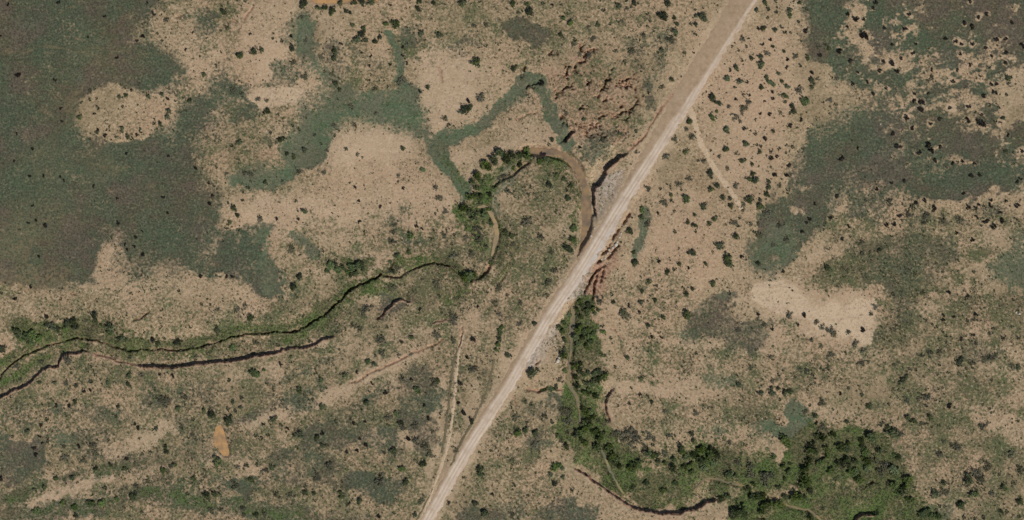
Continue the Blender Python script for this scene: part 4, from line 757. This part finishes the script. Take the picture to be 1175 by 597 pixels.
ANCHORS = [
(35,25,'in the meadow corner at upper left'),(120,30,'in the dark meadow near the top left'),(178,25,'at the meadow edge near the top'),(168,46,'where the meadow meets bare sand'),
(45,95,'in the meadow left of the oval clearing'),(104,116,'along the left end of the oval clearing'),(142,104,'along the upper rim of the oval clearing'),(176,112,'on the upper right of the oval clearing'),
(192,135,'on the right tip of the oval clearing'),(140,148,'in the middle of the oval clearing'),(125,158,'along the lower rim of the oval clearing'),(155,156,'at the lower right of the oval clearing'),
(30,180,'in the meadow below left of the oval'),(65,205,'in the left meadow beneath the oval clearing'),(145,185,'in the meadow just below the oval'),(110,215,'in the central left meadow'),(190,225,'in the right part of the left meadow'),
(30,250,'by the straw patch in the left meadow'),(150,275,'beside the sandy spike in the meadow'),(10,240,'at the left edge of the meadow'),
(225,22,'by the green hollow near the top left'),(285,62,'on the tan rise at upper left'),(310,12,'on the bare flat at the top'),(218,85,'on the sandy tongue beside the meadow'),(235,125,'on rough ground right of the oval'),(265,105,'below the sandy tongue'),
(330,48,'left of the grey grassy hollow'),(352,14,'at the left end of the top pond'),(375,12,'under the orange pond at the top'),(420,6,'at the right end of the top pond'),(385,62,'right of the grey grassy hollow'),(345,85,'on the speckled ground above the pale pan'),
(305,125,'below the small pale pan'),(385,98,'at the head of the green draw'),(270,167,'on reddish ground beside the meadow'),(330,170,'in the bend of the green draw'),(370,170,'on the right bank of the draw'),(300,208,'in the lower end of the green draw'),
(240,200,'on the meadow margin below red ground'),(240,235,'on the right margin of the left meadow'),(270,245,'in the clump at the sandy flat corner'),(345,245,'on the wide sandy flat'),(230,275,'in the green corner of the meadow'),(335,285,'near the short green hollow'),
(410,45,'in the clump near the top pond'),(432,46,'between the clump and bright green trees'),(452,28,'on the tan rise left of centre top'),(485,8,'at the top edge left of centre'),(530,8,'at the top edge near the middle'),(590,8,'at the top edge right of middle'),
(492,40,'at the head of the teardrop flat'),(460,62,'beside the narrow green strip'),(430,72,'on speckled ground left of the strip'),(460,95,'at the foot of the narrow green strip'),(546,72,'on the upper right of the teardrop flat'),(535,122,'on the right edge of the teardrop flat'),(490,105,'on the bare teardrop flat'),
(511,138,'at the lower tip of the teardrop flat'),(550,30,'on the grey grass by the top centre'),(590,80,'above the right arm of the draw'),(415,128,'in the wide middle of the draw'),(462,170,'at the right end of the pale knoll'),(412,178,'on the pale knoll'),(484,195,'just below the draw junction'),
(420,225,'on the sandy flat right of its middle'),(500,225,'on speckled ground left of the thicket'),(450,270,'on the speckled slope above the wash'),(500,270,'on the slope left of the tan rivulet'),
(560,195,'in the thicket above the tan rivulet'),(585,180,'at the right end of the upper thicket'),(548,212,'in the left end of the upper thicket'),(545,230,'in the dark thicket below'),(556,250,'beside the head of the tan rivulet'),(582,270,'right of the tan rivulet'),(545,282,'left of the tan rivulet foot'),
(605,175,'at the left end of the muddy stream'),(632,163,'just above the muddy stream'),(625,184,'just below the muddy stream'),(640,205,'inside the stream loop'),(652,230,'on the green strip inside the loop'),(620,260,'on the scrub inside the loop'),(655,275,'on the green bank above the crossing'),(580,220,'on the scrub left of the loop'),
(606,12,'at the top left of the badlands'),(650,22,'on the scrub above the badlands'),(685,28,'on the scrub at top centre'),(716,8,'at the top edge beside the badlands'),(762,14,'at the top edge left of the road'),(645,48,'on the left shoulder of the badlands'),(680,55,'at the upper rim of the badlands'),(720,60,'on the grey patch right of the badlands'),
(770,40,'on the grey patch near the road'),(760,60,'on the rise left of the road'),(765,92,'beside the road above its kink'),(655,130,'in the foot of the badlands'),(803,22,'close on the road left side'),(800,30,'beside the left road shoulder'),(620,90,'in the green arm beside the badlands'),(710,155,'between the badlands and the road'),
(875,8,'right of the road at the top'),(905,15,'on the sandy plain at the top'),(885,32,'on the upper sandy plain'),(850,52,'on the right road verge near the top'),(872,70,'on the sandy plain below the top row'),(840,85,'beside the road above the side track'),(880,92,'in the middle of the upper plain'),(900,105,'in the bush cluster near the meadow'),
(925,65,'at the sandy edge beside the meadow'),(930,90,'in the bush cluster touching the meadow'),(910,125,'in the lowest cluster by the meadow edge'),(820,118,'just right of the side track start'),(855,115,'on the plain right of the side track'),(795,140,'between the road and the side track'),(950,55,'on the grassy spur at upper right'),(950,117,'on the sandy tongue between meadows'),
(980,25,'on the sandy strip between two meadows'),(980,85,'at the neck between two meadows'),(1005,10,'in the mottled grass near the top'),(1045,25,'in the mottled upper right grass'),(1025,65,'on the bare ring ground at right'),(1000,100,'on the ring ground beside the big meadow'),(1100,45,'on the pale rings at upper right'),(1140,40,'on the mottled corner at upper right'),
(1085,75,'in the middle of the ringed ground'),(1055,115,'on the right shore of the big meadow'),(1115,120,'on the sandy mottles at right'),(1150,95,'beside the orange flat at right'),(1140,135,'on the spotted ground below the orange flat'),(1165,60,'at the right edge near the top'),(1075,135,'on the mottles above the big meadow'),
(775,175,'on the verge right of the road'),(815,185,'on the left side of the side track'),(840,165,'on the plain beside the side track'),(880,165,'on the plain left of the meadow'),(905,180,'at the sandy shore of the meadow'),(860,200,'on the right side of the side track'),(882,215,'in the column of bushes beside the meadow'),(835,230,'below the end of the side track'),
(785,230,'on the plain right of the bank'),(760,225,'in the bright tree cluster right of road'),(790,260,'on the middle right plain'),(735,255,'on the small green strip right of road'),(718,262,'between the road and the green strip'),(745,200,'on the right road bank'),(825,280,'on the lower right plain'),(848,262,'at the foot of the bush column'),(875,245,'at the meadow corner right of the plain'),
(965,182,'alone in the big right meadow'),(930,245,'on the lower neck of the meadow'),(990,200,'in the centre of the big meadow'),(960,255,'on the sandy shore below the meadow'),(895,275,'on the bright green meadow foot'),(1030,165,'in the upper right of the big meadow'),(1065,170,'on the rings below the mottled ground'),(1020,205,'in the lower big meadow'),
(1110,200,'in the right arm of the big meadow'),(1065,232,'on the lower shore of the right meadow'),(1025,245,'in the mottles below the big meadow'),(1115,240,'on the speckled shore at right'),(1140,230,'in the shrub group at the right shore'),(1165,210,'at the right edge of the meadow arm'),(1160,172,'on the sandy bit at the right edge'),(1140,255,'on the sandy triangle at right'),(1090,260,'above the brown olive meadow'),(1000,290,'in the left of the olive meadow'),
(30,380,'in the grove left of the wash'),(70,372,'in the grove above the wash bend'),(110,370,'at the right end of the grove'),(135,388,'on the green bank below the grove'),(180,392,'along the wash right of the grove'),(150,345,'on the tan slope above the grove'),(30,340,'on the tan slope at far left'),(60,420,'inside the left wash bend'),(5,400,'at the left edge by the wash'),
(70,440,'in the row below the left cut bank'),(110,440,'in the row under the rough bank'),(150,435,'below the middle of the cut bank'),(190,440,'below the right part of the rough bank'),
(250,317,'in the dotted row under the meadow edge'),(250,375,'on the speckled slope over the left wash'),(285,360,'on the green slope below the meadow'),(340,325,'left of the dark central thicket'),(385,310,'in the left of the central thicket'),(408,308,'in the right of the central thicket'),(320,395,'between the two wash banks'),(390,380,'at the end of the long bank'),
(290,427,'in the bright clump under the long bank'),(265,435,'left of the bright clump'),(370,437,'on the slope under the bank end'),(395,430,'on the tan slope below the short bank'),(425,418,'in the clump beneath the short bank'),(440,390,'on the slope below the short bank'),(450,330,'between the wash and the short bank'),(450,310,'at the wash fork'),
(535,318,'in the black thicket at the channel end'),(500,325,'on olive ground beside the black thicket'),(520,368,'around the head of the sandy track'),(570,355,'on the pale ground left of the road'),(572,390,'in the green row left of the road'),(470,405,'along the thin red rill'),(545,420,'between the two tracks'),(480,440,'on the grey patch left of the track'),
(595,370,'close beside the road on its left'),(625,325,'left of the road crossing'),(612,430,'in the hollow right of the road'),(630,448,'in the side gully right of the road'),(690,345,'at the head of the lower wash'),(668,355,'in the first trees below the crossing'),(645,375,'on the left bank under the crossing'),(668,385,'in the dense trees below the crossing'),(648,410,'by the pale boulders'),
(665,425,'along the straight rivulet'),(685,430,'on the right bank of the lower wash'),(720,358,'on the plain right of the crossing'),(705,345,'just right of the washed out bank'),(740,340,'on the plain below the green strip'),(765,315,'in the middle of the lower plain'),(787,333,'in the trio beside the grey meadow'),(790,362,'on the corner of the grey meadow'),(755,375,'on the plain above the wash bend'),(720,410,'on the plain right of the wash'),(735,435,'above the curved bank'),
(820,325,'above the grey right meadow'),(837,302,'at the bottom of the right plain'),(870,303,'under the bright green meadow'),(950,308,'on the left of the olive meadow'),(820,375,'in the grey meadow right of centre'),(850,350,'at the left end of the pale pan'),(880,375,'below the pale pan left half'),(900,315,'along the top of the pale pan'),(945,375,'on the lower edge of the pale pan'),(985,385,'at the right end of the pale pan'),
(930,365,'in the little row on the pale pan'),(850,440,'on the green stain right of centre'),(885,445,'in the dark row below the pale pan'),(930,425,'on the grey patch below the pale pan'),(985,415,'on the speckled ground under the pan'),(1005,358,'on the right rim of the pale pan'),(1035,437,'in the clump right of the pan'),(1070,405,'in the olive row at right'),(1100,415,'in the dark olive band at right'),(1135,412,'in the middle of the olive band'),(1165,420,'at the right end of the olive band'),
(1095,340,'on the ground below the sandy triangle'),(1085,365,'on the sandy patch at far right'),(1120,362,'on speckled ground at far right'),(1160,390,'near the right edge mid height'),(1085,385,'in the string above the olive band'),
(85,460,'on the tan slope at lower left'),(130,465,'on the slope below the rough bank'),(180,460,'on the olive stain at lower left'),(160,490,'on the slope left of the small pond'),(40,495,'on the green stain at lower left'),(48,515,'below the green stain at lower left'),(100,520,'between the green stain and the strip'),(190,515,'in the clump left of the small pond'),(130,535,'on the upper dark strip at lower left'),(60,555,'at the left of the dark strips'),(110,575,'on the lower dark strip at left'),(145,572,'at the right of the lower dark strip'),(185,540,'where the two dark strips meet'),
(245,480,'at the top of the small pond'),(215,470,'on the slope above the small pond'),(270,465,'right above the small pond'),(250,530,'at the foot of the small pond'),(222,550,'below left of the small pond'),(243,568,'in the pair near the bottom left'),(288,550,'right of the pair near bottom left'),(300,500,'in the row right of the small pond'),(314,482,'on the tan slope right of the pond'),(345,500,'on the slope left of the big patch'),(368,505,'in the cluster right of the pond slope'),(370,466,'above the cluster on the tan slope'),(300,585,'along the bottom dark strip'),(355,565,'in the pair near the bottom'),(392,568,'near the bottom left of the road'),(315,535,'on speckled ground at lower left'),(380,535,'on the grey stain at lower centre'),
(420,470,'on the upper left of the grey patch'),(460,480,'in the middle of the grey patch'),(452,517,'below the grey patch'),(485,525,'right below the grey patch'),(465,553,'between grey patch and road bottom'),(415,575,'near the bottom edge left of road'),(480,590,'beside the road at the bottom'),(490,515,'on the right rim of the grey patch'),(415,505,'on the left rim of the grey patch'),(530,472,'between the track and the road'),(540,484,'on the rut beside the road'),(522,516,'close left of the lower road'),
(550,540,'right of the lower road'),(550,580,'near the bottom right of the road'),(590,490,'beside the rightmost bend of lower road'),(565,520,'on the tan ground right of road'),(585,575,'on the stain at the bottom centre'),(612,500,'on the tan slope left of lower wash'),(648,480,'in the grey clump left of wash'),(638,545,'in the cluster above the long lower bank'),(620,575,'on the bare slope under the lower bank'),(645,505,'on the left rim of the lower wash'),
(670,480,'in the upper trees of lower wash'),(685,500,'in the black clump of the lower wash'),(675,460,'in the wash beside the curved bank'),(665,500,'on the rivulet in the lower wash'),(700,525,'in the middle of the lower wash'),(725,505,'on the grey thicket right of the bank'),(745,522,'on the top edge of the lower wash'),(735,535,'in the heart of the lower thicket'),(775,532,'in the right of the lower thicket'),(762,563,'on the green bottom of the wash'),(782,515,'at the upper rim of the wash bend'),(790,500,'on the tan plain above the wash bend'),(745,462,'on the plain right of the curved bank'),
(815,520,'in the grove above the winding rivulet'),(812,535,'in the bright grove above the rivulet'),(838,545,'just above the winding rivulet'),(870,545,'on the grey thicket above the rivulet'),(900,505,'in the black clump on green stain'),(890,530,'between the green stain and thicket'),(935,505,'at the top of the right thicket'),(930,520,'in the upper left of right thicket'),(925,550,'in the left of the right thicket'),(915,570,'at the foot of the right thicket'),(870,572,'along the rivulet in the right thicket'),(885,582,'below the rivulet in the thicket'),(848,588,'in the dark grove at the bottom'),(930,594,'at the bottom of the right thicket'),(970,530,'in the black core of right thicket'),(965,512,'on the upper rim of right thicket'),(950,525,'on the bright middle of right thicket'),(995,505,'at the upper right of right thicket'),(990,535,'at the right side of right thicket'),(985,550,'above the bottom cut bank'),(1020,540,'on the outer right of the thicket'),(1035,560,'at the right end of the thicket'),(1060,590,'in the teal patch at the bottom'),
(935,475,'on the plain above the right thicket'),(965,465,'on the tan plain above the thicket'),(895,455,'in the row under the pale pan'),(830,470,'on the tan plain at lower right'),(860,490,'on the bare patch at lower right'),(1000,465,'on the tan ground right of the thicket'),(1022,495,'in the big clump right of the thicket'),(1050,482,'in the row right of the big clump'),(1055,458,'on the grey stain at lower right'),(1090,465,'on speckled ground at lower right'),(1090,515,'in the string at lower right'),(1120,550,'in the pair of clumps at lower right'),(1075,565,'in the left clump at lower right'),(1115,568,'in the middle clump at lower right'),(1100,582,'near the bottom at lower right'),(1150,560,'in the right clump at lower right'),(1150,587,'at the bottom right corner'),(1165,540,'at the right edge near the bottom'),(1130,490,'on the tan ground at far lower right'),
]
ORD = ['', 'first', 'second', 'third', 'fourth', 'fifth', 'sixth', 'seventh', 'eighth', 'ninth', 'tenth', 'eleventh', 'twelfth', 'thirteenth', 'fourteenth']
KINDS = {'j': ('desert_tree', 'dark green tree', 'tree', 'dark green trees dotted over the desert'),
         'g': ('leafy_tree', 'bright green tree', 'tree', 'bright green leafy trees'),
         'r': ('streamside_tree', 'dense streamside tree', 'tree', 'trees crowding the washes'),
         'o': ('low_bush', 'dull olive bush', 'bush', 'low olive bushes'),
         'd': ('small_shrub', 'tiny blackish shrub', 'shrub', 'tiny dark shrubs')}
ax_ = np.array([[a[0], a[1]] for a in ANCHORS])
# the 300 largest of each kind stand as things, anything beyond joins the scrub
limited, spill = [], []
for k in KINDS:
    ks = sorted([p for p in plants if p[3] == k], key=lambda p: -p[2])
    limited += ks[:300]; spill += ks[300:]
buckets = {}
for p in limited:
    i = int(np.argmin((ax_[:, 0] - p[0]) ** 2 + (ax_[:, 1] - p[1]) ** 2)); buckets.setdefault((i, p[3]), []).append(p)
for (i, k), ps in buckets.items():
    ps.sort(key=lambda p: p[0]); n = len(ps); noun = KINDS[k][1]
    for q, p in enumerate(ps):
        if n == 1: t = 'single ' + noun + ' '
        elif n == 2: t = noun + (', left' if q == 0 else ', right') + ' one of two '
        elif q == 0: t = noun + ', leftmost of those '
        elif q == n - 1: t = noun + ', rightmost of those '
        elif n == 3: t = noun + ', middle of three '
        else: t = noun + ', ' + ORD[q + 1] + ' from left '
        p.append(t + ANCHORS[i][2])

# ------------------------------------------------------------------ plant meshes
def leaf_cloud(seed, n_clump, n_leaf, flat, leaf, rag=.25, low=.0):
    """unit crown: radius about 1, base at z=0, made of many small leaf faces gathered in uneven clumps"""
    r = np.random.default_rng(seed)
    vs = []; fs = []
    ph = r.random(3) * 6.28
    for c in range(n_clump):
        a = r.random() * 6.283; rr = math.sqrt(r.random()) * .78
        lobe = 1 + rag * (math.sin(2 * a + ph[0]) * .5 + math.sin(3 * a + ph[1]) * .6 + math.sin(5 * a + ph[2]) * .35)
        cx, cy = rr * lobe * math.cos(a), rr * lobe * math.sin(a)
        top = math.sqrt(max(0, 1 - (rr / 1.02) ** 2))
        cz = flat * (low + (1 - low) * (.30 + .70 * top * (.55 + .45 * r.random())))
        cr = .20 + .16 * r.random()
        for l in range(n_leaf):
            d = r.normal(size=3); d /= np.linalg.norm(d) + 1e-9
            pos = np.array([cx, cy, cz]) + d * cr * (.55 + .45 * r.random()) * np.array([1, 1, .75 * min(1, flat)])
            pos[2] = max(pos[2], .04)
            nrm = d * .7 + np.array([0, 0, .55]) + r.normal(size=3) * .35; nrm /= np.linalg.norm(nrm)
            t = np.cross(nrm, r.normal(size=3)); t /= np.linalg.norm(t) + 1e-9; b = np.cross(nrm, t)
            s = leaf * (.6 + .8 * r.random()); i = len(vs)
            vs += [pos - t * s, pos - b * s * .55 + nrm * s * .12, pos + t * s, pos + b * s * .55 + nrm * s * .12]
            fs.append((i, i + 1, i + 2, i + 3))
    return np.array(vs), np.array(fs)
def trunk_mesh(seed, mat, h=.55):
    r = np.random.default_rng(seed); vs = []; fs = []
    def tube(p0, p1, r0, r1, n=6):
        p0 = np.array(p0, float); p1 = np.array(p1, float); d = p1 - p0; d /= np.linalg.norm(d)
        t = np.cross(d, [.3, .9, .2]); t /= np.linalg.norm(t); b = np.cross(d, t); i = len(vs)
        for p, rr in ((p0, r0), (p1, r1)):
            for k in range(n):
                a = 6.2832 * k / n; vs.append(p + rr * (math.cos(a) * t + math.sin(a) * b))
        for k in range(n): fs.append((i + k, i + (k + 1) % n, i + n + (k + 1) % n, i + n + k))
    tube((0, 0, -.25), (.03, .02, h * .45), .11, .075)
    for k in range(5):
        a = 6.283 * k / 5 + r.random(); tube((.03, .02, h * (.25 + .04 * k)), (.55 * math.cos(a), .55 * math.sin(a), h * (.75 + .3 * r.random())), .055, .018, 5)
    vs = np.array(vs); fs = np.array(fs)
    return mesh_np('trunk', vs, fs.ravel(), np.full(len(fs), 4), mat)
bark = simple_noise_mat('bark', (.085, .062, .045), (.13, .10, .075), 3)
LM = {'j': leaf_material('dark_foliage', (.050, .064, .030), (.098, .114, .056)),
      'g': leaf_material('bright_foliage', (.060, .090, .034), (.110, .145, .056)),
      'r': leaf_material('streamside_foliage', (.042, .062, .020), (.105, .132, .042), .6),
      'o': leaf_material('olive_foliage', (.090, .092, .058), (.125, .118, .080), .25),
      'd': leaf_material('blackish_foliage', (.022, .018, .015), (.036, .030, .024))}
SHAPE = {'j': (24, 15, .80, .145, .42, .1), 'g': (26, 14, .7, .15, .3, .05), 'r': (26, 14, 1.05, .15, .35, .1), 'o': (22, 10, .40, .13, .4, .0), 'd': (11, 10, .8, .24, .2, .0)}
NV = {'j': 7, 'g': 5, 'r': 6, 'o': 6, 'd': 4}
CROWN = {}; TRUNK = [trunk_mesh(900 + i, bark) for i in range(3)]
for k in KINDS:
    nc_, nl_, fl, lf, rg_, lo = SHAPE[k]; CROWN[k] = []
    for i in range(NV[k]):
        v, f_ = leaf_cloud(100 * (ord(k) % 50) + i, nc_, nl_, fl, lf, rg_, lo)
        CROWN[k].append(mesh_np(KINDS[k][0] + '_foliage', v, f_.ravel(), np.full(len(f_), 4), LM[k]))
for idx, p in enumerate(limited):
    px, py, r, k, lab = p
    name, noun, cat, grp = KINDS[k]
    R = r * M * {'j': .93, 'g': 1.02, 'r': 1.08, 'o': 1.1, 'd': 1.25}[k]
    loc = (float(wx(px)), float(wy(py)), float(h_at(px, py)))
    rz = random.random() * 6.283; hs = random.uniform(.85, 1.15)
    me = random.choice(CROWN[k])
    if k in 'jgr':
        root = bpy.data.objects.new(name, None); COL.objects.link(root); root.empty_display_size = .5
        link('crown', me, root); link('trunk', random.choice(TRUNK), root)
    else:
        root = link(name, me)
    root.location = loc; root.rotation_euler = (0, 0, rz); root.scale = (R * random.uniform(.82, 1.18), R * random.uniform(.82, 1.18), R * hs)
    tag(root, lab, cat, grp)

# ------------------------------------------------------------------ boulders
rock_mat = simple_noise_mat('pale_rock', (.38, .345, .29), (.50, .46, .39), 1.5, .9)
def boulder(seed):
    r = np.random.default_rng(seed); vs = []; fs = []
    nu, nv = 9, 6
    for j in range(nv + 1):
        th = math.pi * j / nv
        for i in range(nu):
            ph = 6.2832 * i / nu
            rad = 1 + .22 * r.normal() * (0 < j < nv)
            vs.append((rad * math.sin(th) * math.cos(ph), rad * .8 * math.sin(th) * math.sin(ph), .65 * math.cos(th) * (1 + .08 * r.normal())))
    for j in range(nv):
        for i in range(nu): fs.append((j * nu + i, (j + 1) * nu + i, (j + 1) * nu + (i + 1) % nu, j * nu + (i + 1) % nu))
    fs = np.array(fs); return mesh_np('boulder', np.array(vs), fs.ravel(), np.full(len(fs), 4), rock_mat)
BM = [boulder(i) for i in range(4)]
BO = [(640.2,414.2,2.6,'biggest'),(641.5,410.5,1.7,''),(642.5,406.5,1.4,''),(646,393,1.1,''),(645,404,1.2,''),(637.5,417,1.2,''),(706.8,280.6,2.2,''),(703,284.5,1.6,''),(699.3,287,1.6,''),(708,277.5,1.3,''),(678,270.5,1.2,''),(700.5,291,1.3,''),(697,290.8,1.2,''),(711,272,1.1,''),(694,296,1.2,''),(690,297.5,1.1,''),(712.5,268,1.0,''),(682,262,.9,''),(1169.5,360,1.6,''),(1166,358.5,1.1,''),(1011,142,.9,'')]
def border(ps, phrase):
    ps = sorted(ps, key=lambda p: p[0]); out = []
    for i, p in enumerate(ps):
        n = len(ps)
        out.append((p, ('single pale boulder ' if n == 1 else 'pale boulder, ' + ('leftmost ' if i == 0 else 'rightmost ' if i == n - 1 else ORD[i + 1] + ' from left ')) + phrase))
    return out
BL = border(BO[:6], 'in the heap by the straight rivulet') + border([b for b in BO[6:18] if b[0] > 686], 'along the washed out road bank') + border([b for b in BO[6:18] if b[0] <= 686], 'between the muddy stream and road') + border(BO[18:20], 'near the right edge mid height') + border(BO[20:], 'like a white speck in the big meadow')
for i, (b, lab) in enumerate(BL):
    o = link('boulder', BM[i % 4]); R = b[2] * M
    o.location = (float(wx(b[0])), float(wy(b[1])), float(h_at(b[0], b[1])) + .2 * R); o.scale = (R * 1.1, R * 1.1, R); o.rotation_euler = (random.uniform(-.3, .3), random.uniform(-.3, .3), random.random() * 6.28)
    tag(o, lab, 'boulder', 'pale boulders around the road crossing')

# ------------------------------------------------------------------ uncountable scrub, tufts and stones
def tufts(name, px, py, rad, mat, blades, label, cat, hgt=.9, seed=0, spread=.75):
    r = np.random.default_rng(seed); n = len(px)
    z = h_at(px, py); R = rad * M
    a = r.random((n, blades)) * 6.283 ; ln = (.6 + .5 * r.random((n, blades))) * R[:, None]
    el = r.uniform(.25, 1.0, (n, blades)) * hgt
    wdt = (.32 + .2 * r.random((n, blades))) * R[:, None]
    cx = wx(px)[:, None]; cy = wy(py)[:, None]
    dx, dy = np.cos(a), np.sin(a)
    base = r.uniform(0, .35, (n, blades)) * R[:, None]; mid = base + ln * .5
    P0 = np.stack([cx + dx * (base - .2 * R[:, None]), cy + dy * (base - .2 * R[:, None]), z[:, None] - .06 + 0 * a], -1)
    P1 = np.stack([cx + dx * mid - dy * wdt, cy + dy * mid + dx * wdt, z[:, None] + el * ln * .7], -1)
    P2 = np.stack([cx + dx * (base + ln) * spread, cy + dy * (base + ln) * spread, z[:, None] + el * ln], -1)
    P3 = np.stack([cx + dx * mid + dy * wdt, cy + dy * mid - dx * wdt, z[:, None] + el * ln * .75], -1)
    Vv = np.stack([P0, P1, P2, P3], 2).reshape(-1, 3); m = n * blades
    Fv = np.arange(m * 4)
    me = mesh_np(name, Vv, Fv, np.full(m, 4), mat)
    return tag(link(name, me), label, cat, kind='stuff')
rs = np.random.default_rng(99)
def scatter(n, dens):
    px = rs.uniform(-20, PW + 20, n); py = rs.uniform(-20, PH + 20, n)
    k = rs.random(n) < dens(px, py); return px[k], py[k]
wR, dR, sdR, tR, LR = line_field(ROAD, 80, X, Y)
onroad = layer(); onroad[wR] = 1 - sstep(0, 2.5, np.where(sdR * sidef > 0, dR - np.interp(Y[wR], RY, RR), dR - np.interp(Y[wR], RY, RL)))
wet = layer()
for lab, pts, hws, dep, c in STREAMS: add(wet, stroke_mask(pts, max(hws) + 1, 1, 0, False))
for lab, pts, dep, c in PONDS: add(wet, poly_mask(pts, 2, 0, LX, LY))
block = np.clip(onroad + wet, 0, 1)
clump = sstep(-.25, .45, fbm(X, Y, 40, 3, 121)); fine_clump = sstep(-.3, .4, fbm(X, Y, 14, 2, 131))
plain = layer(); add(plain, poly_mask([(790,60),(940,-20),(930,120),(905,200),(870,300),(800,330),(700,330),(720,240)], 8, 8))
cov = np.clip(np.maximum(meadow, green), 0, 1); fringe = np.clip(1 - np.abs(cov - .42) / .36, 0, 1) * (1 - block) * (.3 + .7 * fine_clump) * (1 - .6 * tr)
scrub_d = (1 - block) * (1 - np.clip(pale * 1.15, 0, .95)) * (1 - .93 * np.clip(meadow * 1.3, 0, 1)) * (1 - .85 * green) * (.25 + .75 * clump * fine_clump) * (1 - .5 * red)
px, py = scatter(75000, lambda x, y: samp(scrub_d, x, y) * .95)
dry_mat = leaf_material('dry_scrub', (.105, .085, .050), (.165, .130, .082), 0)
tufts('dry_scrub', px, py, rs.uniform(.55, 1.25, len(px)), dry_mat, 5, 'fine dry olive brown scrub speckling the bare ground', 'scrub', .6, 1)
px, py = scatter(90000, lambda x, y: samp(scrub_d * (.35 + 1.2 * olive) + .22 * plain * (1 - block) * fine_clump + .55 * fringe + .35 * lush * (1 - block), x, y) * .6)
sp = np.array([[p[0], p[1], p[2]] for p in spill]) if spill else np.zeros((0, 3))
px = np.concatenate([px, sp[:, 0]]); py = np.concatenate([py, sp[:, 1]]); rr = np.concatenate([rs.gamma(2.5, .33, len(px) - len(sp)) * .6 + .5, sp[:, 2]])
tufts('green_scrub', px, py, rr, leaf_material('green_scrub', (.036, .040, .022), (.066, .068, .040), 0), 7, 'small dark olive shrublets scattered over the desert', 'scrub', .8, 2)
px, py = scatter(45000, lambda x, y: samp((1 - block) * np.clip(lush * 1.1 + .22 * olive + .25 * green, 0, 1), x, y) * .8)
tufts('wash_undergrowth', px, py, rs.uniform(.7, 1.7, len(px)), leaf_material('undergrowth', (.052, .086, .026), (.100, .145, .046), 0), 6, 'low green undergrowth filling the washes', 'undergrowth', .8, 3)
px, py = scatter(40000, lambda x, y: samp((1 - block) * np.clip(meadow, 0, 1), x, y) * .55)
tufts('meadow_grass', px, py, rs.uniform(.5, 1.1, len(px)), leaf_material('meadow_grass', (.062, .070, .050), (.105, .100, .078), 0), 4, 'short grey green grass of the meadows', 'grass', .5, 4)
px, py = scatter(9000, lambda x, y: samp(np.clip(grey * 1.2, 0, 1), x, y))
px2, py2 = scatter(30000, lambda x, y: samp(np.clip(red - .35, 0, 1), x, y) * .25)
tufts('loose_stones', np.concatenate([px, px2]), np.concatenate([py, py2]), rs.uniform(.35, .9, len(px) + len(px2)), simple_noise_mat('stone', (.36, .31, .26), (.50, .45, .39), 2), 4, 'loose grey stones on the road fill and eroded banks', 'stones', .6, 5, .5)
if False: print('TRIS', sum(len(m.loops) - 2 * len(m.polygons) for m in bpy.data.meshes))
print('plants', len(limited), 'spill', len(spill), {k: sum(1 for p in limited if p[3] == k) for k in KINDS})
labs = [p[4] for p in limited]
print('dup labels', len(labs) - len(set(labs)), 'longest', max(len(l.split()) for l in labs))
